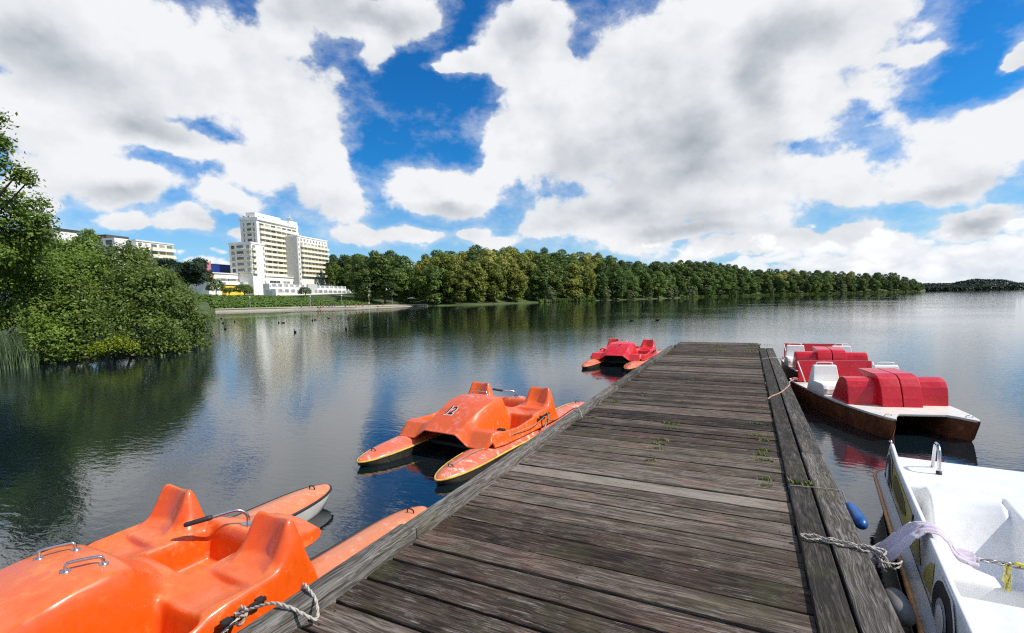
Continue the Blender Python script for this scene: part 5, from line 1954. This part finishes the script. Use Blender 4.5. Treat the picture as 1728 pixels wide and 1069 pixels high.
# apartment block at the left
cor4 = at_r(232, 440, 245)
AP = Block('apartment_block', 'white flat roofed apartment block with pale yellow balcony bands behind the left bushes', cor4)
za = AP.Z(232, 405)
xA = AP.X(292, 414)
yA = AP.Y(170, 398)
AP.box('wall', M_PLASTER, 0, xA, 0, max(8, yA * .5), 3, za - .5)
AP.box('wall', M_PLASTER, -.02 - 6, -.02, 3, max(8, yA), 3, AP.Z(205, 402, -6, 3))
AP.box('roof_structure', M_ROOF, -5, 4, 8, 16, za - 1, AP.Z(190, 397.5, -4, 10))
AP.box('roof_edge', M_PLASTER2, -.3, xA + .3, -.3, max(8, yA * .5), za - .48, za + .1)
balconies_x(AP, xA * .36, xA, 0, za - .6, za - 16, 2.85, 1.2, 0, 3)
balconies_x(AP, 0.5, xA * .33, 0, za - .6, za - 16, 2.85, .3, 0, 2, gap=.5)
balconies_y(AP, 3.3, yA - .5, -6.02, AP.Z(205, 402, -6, 3) - .3, 8, 2.85, [(.06, .3, 0), (.4, .62, 0), (.7, .94, 0)], 1.0)
AP.finish(90)
cor5 = at_r(96, 400, 205)
A2 = Block('apartment_block', 'corner of a white block with dark glazing just showing above the left bushes', cor5)
z5 = A2.Z(96, 388)
A2.box('wall', M_PLASTER, 0, 6, 0, 26, 3, z5)
A2.box('roof_edge', M_ROOF, -.4, 6.4, -.4, 26.4, z5 - .02, z5 + .5)
for k in range(3):
    A2.box('balcony', M_PLASTER2, -1.2, -.02, .5, 24, z5 - 2.9 * (k + 1), z5 - 2.9 * (k + 1) + 1.0)
    for q in range(4): A2.window(-.06, .2, 1 + q * 6, 5.5 + q * 6, z5 - 2.9 * (k + 1) + 1.05, z5 - 2.9 * k - .4)
A2.finish()
# blue hall behind
cor6 = at_r(330, 452, 300)
BL_ = Block('blue_hall', 'long low dark blue hall seen over the hotel roof, left of the tower', cor6)
xB = BL_.X(392, 452)
zb1 = BL_.Z(345, 444.5)
BL_.box('wall', M_BLUE, 0, xB, 0, 15, 4, zb1)
BL_.box('roof_edge', M_ROOF, -.3, xB + .3, -.3, 15, zb1 + .01, zb1 + .4)
qa, qb = BL_.X(347, 452), BL_.X(354.5, 452)
BL_.box('sign_panel', M_REDSIGN, qa, qb, -.6, -.05, zb1 - 8, zb1 + 1.2)
BL_.box('yellow_panel', M_YWALL, BL_.X(331, 450), BL_.X(340, 450), -.4, -.05, zb1 - 3.2, zb1 - 1.6)
BL_.box('dark_panel', M_ROOF, BL_.X(376, 456), BL_.X(386, 456), -.4, -.05, zb1 - 6, zb1 - 2.5)
from mathutils import noise as mnoise
# ------------------------------------------------------------------ ropes, chain, fenders, towel
def lw(boat, p):
    return Matrix.Translation(boat.location) @ Matrix.Rotation(boat.rotation_euler.z, 4, 'Z') @ Vector(p)


def rope(name, label, paths, r, mat, cat='rope', group='mooring ropes', per=10):
    mb = MB()
    for p in paths:
        P = catmull(p, per)
        # laid strands: two thin strands twisted round the path
        n = len(P)
        for ph in (0, PI):
            Q, run = [], 0.0
            for i, q in enumerate(P):
                if i: run += (P[i] - P[i - 1]).length
                t = (P[min(i + 1, n - 1)] - P[max(i - 1, 0)]).normalized()
                a = Vector((0, 0, 1)) if abs(t.z) < .9 else Vector((1, 0, 0))
                u = (a - t * a.dot(t)).normalized(); v = t.cross(u)
                th = run / (r * 9) * 2 * PI + ph
                Q.append(q + (u * math.cos(th) + v * math.sin(th)) * r * .45)
            mb.tube(Q, r * .68, 6)
    o = mb.build(name, mat, None, True)
    tag(o, label, cat, group)
    return o


cl = lw(boatA, (.90, .10, .385))
rope('mooring_rope', 'white braided rope tying the nearest orange boat to the kerb beam', [
    [cl + Vector((.0, -.03, .02)), cl + Vector((.05, 0, .0)), Vector((-2.35, 1.50, .50)), Vector((-2.12, 1.52, .612)), Vector((-2.0, 1.54, .612)), Vector((-1.945, 1.56, .585)), Vector((-1.90, 1.61, .535)), Vector((-1.955, 1.66, .585)), Vector((-2.02, 1.68, .612)), Vector((-2.10, 1.71, .610)), Vector((-2.16, 1.74, .53))],
    [cl + Vector((-.01, .02, .03)), cl + Vector((.05, .01, .025)), cl + Vector((.05, -.03, -.03)), cl + Vector((-.005, -.02, -.03)), cl + Vector((-.02, .015, .01)), cl + Vector((.04, .02, .02)), cl + Vector((.06, -.01, 0))],
    [cl + Vector((.03, -.02, .0)), cl + Vector((.06, -.22, -.03)), cl + Vector((.10, -.55, -.10)), cl + Vector((.14, -.95, -.2))]], .0082, M_ROPE, per=16)
cl = lw(boatB, (.90, .14, .375))
rope('mooring_rope', 'knotted rope from boat 12 to the kerb beam', [
    [cl + Vector((-.01, .02, .03)), cl + Vector((.03, 0, .02)), cl + Vector((.03, -.02, -.10)), cl + Vector((-.02, -.02, -.16)), cl + Vector((.03, .0, -.05)), cl + Vector((.01, .03, .03))],
    [cl + Vector((.02, -.01, -.08)), cl + Vector((.05, -.2, -.16)), cl + Vector((.1, -.5, -.30)), cl + Vector((.14, -.7, -.42))],
    [cl + Vector((.02, -.01, -.06)), cl + Vector((.2, -.1, -.03)), Vector((-2.1, cl.y - .35, .596)), Vector((-1.98, cl.y - .48, .596)), Vector((-1.93, cl.y - .55, .52))]], .009, M_ROPE2, per=14)
tipB = lw(boatB, (.645, -1.80, .165))
rope('mooring_line', 'thin line lying along the near float of boat 12', [[tipB, lw(boatB, (.68, -1.45, .212)), lw(boatB, (.73, -1.10, .225)), lw(boatB, (.86, -.55, .30)), lw(boatB, (.90, -.2, .31)), lw(boatB, (.895, .1, .36))]], .006, M_ROPE2, per=14)
rope('mooring_line', 'thin line across the right edge planks, holding the blue fender', [[Vector((.325, 4.40, .53)), Vector((.36, 4.40, .545)), Vector((.52, 4.405, .551)), Vector((.675, 4.41, .552)), Vector((.70, 4.40, .52)), Vector((.725, 4.33, .44)), Vector((.74, 4.26, .37))]], .0045, M_ROPE2, per=10)
s1 = lw(catA, (-.64, 3.30, .36))
M_PINKROPE = simple_mat('faded_red_rope', (0.50, 0.28, 0.22), 0.9, 0, 0.3, 200, 0.6)
rope('mooring_rope', 'faded reddish rope tying the nearer red and white boat to the jetty', [[Vector((.30, 8.05, .53)), Vector((.35, 8.2, .545)), Vector((.50, 8.6, .548)), Vector((.66, 9.3, .55)), Vector((.70, 9.9, .50)), s1 + Vector((-.02, -.3, .02)), s1, s1 + Vector((.05, .05, -.03))]], .010, M_PINKROPE)
s2 = lw(catB, (-.70, 2.60, .40))
rope('mooring_rope', 'white rope tying the farther red and white boat to the jetty', [[Vector((.34, 13.0, .53)), Vector((.42, 13.02, .548)), Vector((.68, 13.15, .55)), Vector((.80, 13.6, .47)), s2 + Vector((-.05, -.2, .0)), s2, s2 + Vector((.02, .03, .06)), s2 + Vector((-.03, .02, .02))]], .010, M_ROPE)

# bundle of worn ropes over the right edge planks, joined to a chain
def wv_(y, z, amp, ph, x0=.33, x1=.80, n=12):
    return [Vector((x0 + (x1 - x0) * i / n, y + amp * math.sin(i * 1.7 + ph) - .05 * i / n, z + .006 * math.sin(i * 2.3 + ph) - .10 * max(0, (i / n - .8) / .2) ** 2)) for i in range(n + 1)]
end = lw(car, (-.10, .66, .44))
rope('rope_bundle', 'bundle of worn pale ropes lying across the right edge planks toward the towel', [
    wv_(3.47, .560, .008, 0) + [Vector((.86, 3.50, .47)), end], wv_(3.45, .556, .012, 2, .33, .76), wv_(3.49, .557, .010, 4, .33, .77), wv_(3.46, .573, .007, 1, .40, .78), [Vector((.70, 3.46, .56)), Vector((.78, 3.50, .53)), Vector((.74, 3.40, .51)), Vector((.82, 3.42, .50)), Vector((.88, 3.55, .47))]], .0062, M_ROPE, 'rope', None)

M_CHAIN = simple_mat('galvanised_chain', (0.30, 0.285, 0.27), 0.38, 0.9, 0.35, 60)
def chain(name, label, pts, L=.046, w=.026, r=.0042, group=None):
    P = catmull(pts, 24)
    acc = [0.0]
    for a, b2 in zip(P[:-1], P[1:]): acc.append(acc[-1] + (b2 - a).length)
    def at(s_):
        for i in range(1, len(P)):
            if acc[i] >= s_:
                f_ = (s_ - acc[i - 1]) / max(1e-9, acc[i] - acc[i - 1])
                return P[i - 1].lerp(P[i], f_)
        return P[-1]
    mb = MB()
    n = int(acc[-1] / (L * .74))
    for k in range(n):
        s0 = k * L * .74
        a, b2 = at(s0), at(min(acc[-1], s0 + L))
        t = (b2 - a).normalized()
        up = Vector((0, 0, 1))
        u = (up - t * up.dot(t)).normalized(); v = t.cross(u)
        ang_ = (k % 2) * PI / 2 + .5 + random.uniform(-.25, .25)
        e = u * math.cos(ang_) + v * math.sin(ang_)
        c = (a + b2) / 2
        ring = []
        for q in range(12):
            th = 2 * PI * q / 12
            ring.append(c + t * (L * .5) * math.copysign(abs(math.cos(th)) ** .7, math.cos(th)) + e * (w * .5) * math.copysign(abs(math.sin(th)) ** .8, math.sin(th)))
        mb.tube(ring, r, 6, closed=True)
    o = mb.build(name, M_CHAIN, None, True)
    tag(o, label, 'chain', group)
    return o
C1 = [lw(car, p) for p in ((.27, .70, .47), (.36, .745, .468), (.48, .77, .462), (.62, .78, .46), (.80, .79, .465), (1.0, .80, .48), (1.3, .82, .55))]
chain('chain', 'steel chain running from the towel across the white car shaped boat', C1)
chain('chain', 'short steel chain between the jetty edge and the towel', [Vector((.66, 3.43, .553)), Vector((.72, 3.43, .548)), Vector((.77, 3.44, .50)), lw(car, (-.16, .60, .43)), lw(car, (-.08, .60, .43))])
M_YTAPE = simple_mat('yellow_tape', (0.72, 0.60, 0.06), 0.6, 0, 0.25, 70, 0.6)
M_YPALE = simple_mat('pale_yellow_strap', (0.74, 0.66, 0.22), 0.8, 0, 0.2, 60, 0.9)
mb = MB()
P = catmull(C1[2:6], 14)
Pt = [p + Vector((0, .0, .012 + .005 * math.sin(i * 1.3))) for i, p in enumerate(P)]
mb.tube(Pt[4:30], [.011 + .004 * math.sin(i * 1.9) for i in range(len(Pt[4:30]))], 8)
tag(mb.build('yellow_tape', M_YTAPE, None, True), 'bright yellow tape wound round the chain in the white boat', 'tape')
mb = MB()
rows = []
for i in range(16):
    t = i / 15
    z = .468 - .30 * t
    row = []
    for k in range(6):
        q = k / 5 - .5
        row.append(lw(car, (.485 + .036 * q + .004 * math.sin(t * 21 + q * 5) + .02 * t, .778 + .012 * math.sin(t * 17 + q * 9) + .03 * t - .012 * (q * 2) ** 2, z + .003 * math.sin(q * 13 + i))))
    rows.append(row)
mb.grid(rows)
st = mb.build('yellow_strap', M_YPALE, None, True, recalc=False)
md = st.modifiers.new('thickness', 'SOLIDIFY'); md.thickness = .004
tag(st, 'crumpled pale yellow strap hanging from the chain inside the white boat', 'strap')

# lilac towel draped over the wall of the white boat
def towel_mat():
    m, nt, b = new_mat('lilac_terry')
    tc = nt.new('ShaderNodeTexCoord').outputs['Object']
    n1 = nt.noise(tc, 9, 4, .6)
    n2 = nt.noise(tc, 420, 2, .5)
    nt.put(b.inputs['Base Color'], nt.ramp(n1, [(.3, (0.54, 0.46, 0.54)), (.7, (0.68, 0.60, 0.67))]))
    b.inputs['Roughness'].default_value = .95
    b.inputs['Sheen Weight'].default_value = .4
    nt.put(b.inputs['Normal'], nt.bump(nt.math('ADD', n2, n1), .5, .006))
    return m
prof = [(-.165, .385), (-.13, .41), (-.085, .455), (-.035, .53), (.015, .605), (.055, .648), (.10, .662), (.145, .648), (.185, .590), (.215, .525), (.25, .485), (.29, .468), (.335, .462)]
pp = catmull([(p[0], 0, p[1]) for p in prof], 5)
rows = []
n = len(pp)
for i, p in enumerate(pp):
    t = i / (n - 1)
    row = []
    wdt = .215 - .075 * math.exp(-((t - .5) / .2) ** 2) + .03 * math.sin(t * 5) - .05 * max(0, t - .6)
    for k in range(34):
        q = k / 33 - .5
        hang = abs(t - .5) * 2
        fold = math.sin(q * 19 + t * 3.2) * (.006 + .017 * hang) + math.sin(q * 41 + 1.7 + t * 6) * .004 * (.4 + hang) + mnoise.noise(Vector((q * 7, t * 9, 1.3))) * .016 * (.35 + hang) + mnoise.noise(Vector((q * 22, t * 20, 4.3))) * .005
        yl = .605 + q * wdt * 2 * (.5 + .06 * math.sin(t * 7)) + .02 * math.sin(t * 4) + (.13 * max(0, t - .55) / .45)
        edge = .010 * math.sin(q * 9 + (0 if t < .5 else 2)) * hang
        row.append(lw(car, (p.x + fold * (-.5 if t < .45 else .3) + edge, yl, p.z + .006 + abs(fold) * .9 + (.02 * (abs(q) * 2) ** 3) * (-1 if .35 < t < .65 else -.3))))
    rows.append(row)
mb = MB()
mb.grid(rows)
tw = mb.build('towel', towel_mat(), None, True, recalc=False)
md = tw.modifiers.new('thickness', 'SOLIDIFY'); md.thickness = .006
tag(tw, 'lilac towel draped over the wall of the white boat under the chain', 'towel')

def fender(label, loc, L, r, mat, rot):
    mb = MB()
    pts, rr = [], []
    for i in range(17):
        t = -1 + 2 * i / 16
        pts.append((0, 0, t * L / 2)); rr.append(max(.012, r * (1 - abs(t) ** 6) ** .5))
    mb.tube(pts, rr, 20)
    o = mb.build('fender', mat, None, True)
    o.location = loc
    o.rotation_euler = rot
    tag(o, label, 'fender', 'fenders hung along the right jetty edge')
M_BLUEF = simple_mat('blue_vinyl', (0.012, 0.09, 0.32), 0.4, 0, 0.2, 12)
M_GREYF = simple_mat('shade_darkened_vinyl', (0.20, 0.195, 0.18), 0.5, 0, 0.35, 8)  # shading under the towel is darkened into this grey
fender('blue fender hanging from the right edge of the jetty', (.735, 4.14, .475), .44, .046, M_BLUEF, (math.radians(86), 0, math.radians(2)))
fender('grey fender coloured dark for the shade between the jetty and the white boat, below the towel', (.78, 3.20, .36), .36, .060, M_GREYF, (math.radians(80), 0, math.radians(-4)))

# ------------------------------------------------------------------ promenade: lamps, people, parasol
M_LAMPP = simple_mat('grey_lamp_post', (0.30, 0.31, 0.32), 0.5, 0.3, 0.1, 4)
M_GLOBE = simple_mat('opal_globe', (0.75, 0.76, 0.76), 0.3, 0, 0.05, 4)
def lamp_meshes():
    mb = MB(); mb.tube([(0, 0, -.3), (0, 0, .5), (0, 0, 3.6)], [.09, .07, .05], 8); mb.tube([(0, 0, 0), (0, 0, .35)], .11, 8)
    a = mb.build('post', M_LAMPP, None, True)
    mb = MB(); mb.ball((0, 0, 3.75), .26, 2); mb.tube([(0, 0, 3.55), (0, 0, 3.62)], .16, 10)
    b_ = mb.build('globe', M_GLOBE, None, True)
    return a, b_
lp, lg = lamp_meshes()
LPX = [(324, 'leftmost lamp on the promenade, near the bushes'), (422, 'lamp on the promenade below the yellow wall'), (524, 'lamp on the promenade below the terraces, third from left'), (577, 'lamp on the promenade below the right end of the terraces'), (623, 'lamp near the right end of the shrub bank, second from right'), (662, 'rightmost lamp where the promenade meets the wood')]
for k, (px, lab) in enumerate(LPX):
    a, _ = azel(px, 512)
    az_ = math.degrees(a)
    r_ = (shore_r(az_) if az_ > -57.3 else 182) + 8.2
    loc = polar(az_, r_, .95)
    root = empty('street_lamp', loc)
    tag(root, lab, 'street lamp', 'lamps along the promenade')
    for src in (lp, lg):
        c = src if k == 0 else src.copy()
        if k: COL.objects.link(c)
        c.parent = root

def person_mesh(sit, top, legs, skin):
    """one continuous skinned figure"""
    me = bpy.data.meshes.new('person')
    if sit:
        V = [(0, 0, .18), (0, 0, .42), (0, -.02, .62), (0, -.03, .72), (0, -.06, .84), (0, -.06, .93), (.10, -.05, .16), (.14, -.42, .42), (.14, -.62, .06), (.14, -.76, .05), (-.10, -.05, .16), (-.14, -.40, .40), (-.16, -.66, .07), (-.16, -.8, .05),
             (.19, -.02, .60), (.24, -.12, .38), (.17, -.34, .34), (-.19, -.02, .60), (-.25, .08, .36), (-.27, .14, .10)]
    else:
        V = [(0, 0, .92), (0, 0, 1.14), (0, 0, 1.40), (0, 0, 1.50), (0, -.01, 1.60), (0, -.01, 1.72), (.10, 0, .88), (.11, -.02, .48), (.12, .02, .08), (.12, -.12, .04), (-.10, 0, .88), (-.12, .04, .48), (-.13, .10, .08), (-.13, -.04, .04),
             (.19, 0, 1.38), (.25, .02, 1.10), (.24, -.08, .84), (-.19, 0, 1.38), (-.26, 0, 1.10), (-.25, -.06, .84)]
    E = [(0, 1), (1, 2), (2, 3), (3, 4), (4, 5), (0, 6), (6, 7), (7, 8), (8, 9), (0, 10), (10, 11), (11, 12), (12, 13), (2, 14), (14, 15), (15, 16), (2, 17), (17, 18), (18, 19)]
    R = [.14, .13, .14, .055, .10, .08, .085, .062, .042, .04, .085, .062, .042, .04, .055, .042, .032, .055, .042, .032]
    me.from_pydata(V, E, [])
    o = bpy.data.objects.new('person', me)
    COL.objects.link(o)
    md = o.modifiers.new('skin', 'SKIN')
    for v, r in zip(me.skin_vertices[0].data, R): v.radius = (r, r * .85)
    me.skin_vertices[0].data[0].use_root = True
    o.modifiers.new('smooth', 'SUBSURF').levels = 1
    bpy.context.view_layer.update()
    m2 = bpy.data.meshes.new_from_object(o.evaluated_get(bpy.context.evaluated_depsgraph_get()))
    bpy.data.objects.remove(o)
    for m in (top, legs, skin): m2.materials.append(m)
    hz = .66 if sit else 1.44
    lz = .24 if sit else .93
    for p in m2.polygons:
        p.use_smooth = True
        c = p.center
        if c.z > hz or (abs(c.x) > .2 and c.z < hz - .26): p.material_index = 2
        elif c.z < lz or (sit and c.y < -.16 and abs(c.x) < .19): p.material_index = 1
    return m2
SKIN = simple_mat('skin', (0.50, 0.32, 0.24), 0.6, 0, 0.1, 20)
CL = {'red': (0.42, 0.05, 0.06), 'dark': (0.03, 0.03, 0.04), 'white': (0.7, 0.69, 0.66), 'blue': (0.06, 0.12, 0.3), 'pink': (0.62, 0.28, 0.30), 'brown': (0.12, 0.07, 0.04)}
CM = {k: simple_mat(k + '_cloth', v, .85, 0, .15, 20) for k, v in CL.items()}
PEOPLE = [(509, 519.5, 1, 'dark', 'blue'), (522, 518.5, 0, 'red', 'dark'), (527, 518.5, 0, 'brown', 'dark'), (536, 519, 1, 'red', 'brown'), (541, 518.5, 1, 'dark', 'red'), (546, 518.5, 1, 'pink', 'dark'), (551, 518.3, 0, 'red', 'dark'), (555, 518.3, 1, 'dark', 'brown'), (560, 518, 1, 'red', 'blue'), (565, 518, 0, 'dark', 'dark'),
          (583, 517, 1, 'dark', 'brown'), (590, 516.5, 0, 'red', 'dark'), (601, 516.3, 1, 'pink', 'brown'), (606, 516.2, 0, 'dark', 'red'), (612, 516, 1, 'red', 'dark'), (623, 515.5, 0, 'white', 'blue'), (638, 515.3, 1, 'white', 'dark'), (646, 514.8, 0, 'brown', 'dark')]
CACHE = {}
NTH = ['first', 'second', 'third', 'fourth', 'fifth', 'sixth', 'seventh', 'eighth', 'ninth', 'tenth', 'eleventh', 'twelfth', 'thirteenth', 'fourteenth', 'fifteenth', 'sixteenth', 'seventeenth', 'eighteenth']
for k, (px, py, sit, top, legs) in enumerate(PEOPLE):
    key = (sit, top, legs)
    if key not in CACHE: CACHE[key] = person_mesh(sit, CM[top], CM[legs], SKIN)
    a, _ = azel(px, py)
    az_ = math.degrees(a)
    p = polar(az_, shore_r(az_) + random.uniform(.4, 2.6), 0)
    o = bpy.data.objects.new('person', CACHE[key])
    COL.objects.link(o)
    o.location = (p.x, p.y, ground_z(az_, p.length - shore_r(az_)) + (.05 if (p.length - shore_r(az_)) < 1.1 else .14))
    o.rotation_euler = (0, 0, -a + random.uniform(-.7, .7))
    tag(o, f"person in {top} top and {legs} trousers {'sitting' if sit else 'standing'} on the promenade, {NTH[k]} from left", 'person', 'people by the water on the promenade')

# parasol at the right end of the promenade
a, _ = azel(694, 508)
p = polar(math.degrees(a), shore_r(math.degrees(a)) + 9, ground_z(math.degrees(a), 9))
root = empty('parasol', p)
tag(root, 'pale parasol standing at the right end of the promenade', 'parasol')
mb = MB(); mb.tube([(0, 0, -.2), (0, 0, 3.0)], .05, 8); mb.build('pole', M_BARK, root)
mb = MB()
vs_ = [[Vector((1.9 * t * math.cos(k * PI / 4), 1.9 * t * math.sin(k * PI / 4), 3.1 - .8 * t * t)) for k in range(8)] for t in (.02, .5, 1.0)]
mb.grid(vs_, False, True); mb.build('canopy', simple_mat('pale_canvas', (0.6, 0.57, 0.5), .8, 0, .1, 4), root)

# ------------------------------------------------------------------ ducks on the lake
M_DUCK = simple_mat('dark_plumage', (0.035, 0.03, 0.028), 0.7, 0, 0.4, 12)
M_BILL = simple_mat('pale_bill', (0.5, 0.45, 0.35), 0.5, 0, 0.1, 30)
mb = MB()
rows = []
for i in range(11):
    t = i / 10
    y_ = -.20 + .42 * t
    w_ = .095 * math.sin(PI * min(1, .08 + .9 * t)) ** .6
    zc_ = .055 + .05 * max(0, t - .75) / .25
    rows.append([Vector((w_ * math.cos(k * PI / 5), y_, zc_ + .08 * math.sin(PI * min(1, .08 + .9 * t)) ** .6 * math.sin(k * PI / 5))) for k in range(10)])
mb.grid(rows, True, True)
mb.tube([(0, -.13, .09), (0, -.18, .16), (0, -.20, .22)], [.05, .035, .03], 8)
mb.ball((0, -.215, .245), .045, 2, (.9, 1.15, .95))
db = mb.build('body', M_DUCK, None, True)
mb = MB(); mb.tube([(0, -.255, .24), (0, -.31, .225)], [.018, .010], 6); dbi = mb.build('bill', M_BILL, None, True)
DK = [(376, 546), (380, 556), (396, 544), (470.5, 545.7), (478, 545.7), (498, 561.5), (527, 542), (532, 540.6), (555, 537.7), (584, 556), (617, 553), (588, 538.4), (648, 535), (724.5, 532), (667, 532), (1016, 537), (1066, 542), (1110, 541), (373, 538)]
for k, (px, py) in enumerate(DK):
    p = onz(px, py, 0)
    root = empty('duck', p, random.uniform(-2.2, -.7) if k % 3 else random.uniform(.7, 2.2))
    root.scale = (.95,) * 3
    tag(root, 'small dark duck swimming far out on the lake' if k < 15 else 'small dark duck on open water beyond the jetty end', 'duck', 'ducks scattered on the lake')
    for src in (db, dbi):
        c = src if k == 0 else src.copy()
        if k: COL.objects.link(c)
        c.parent = root
bpy.context.view_layer.update()
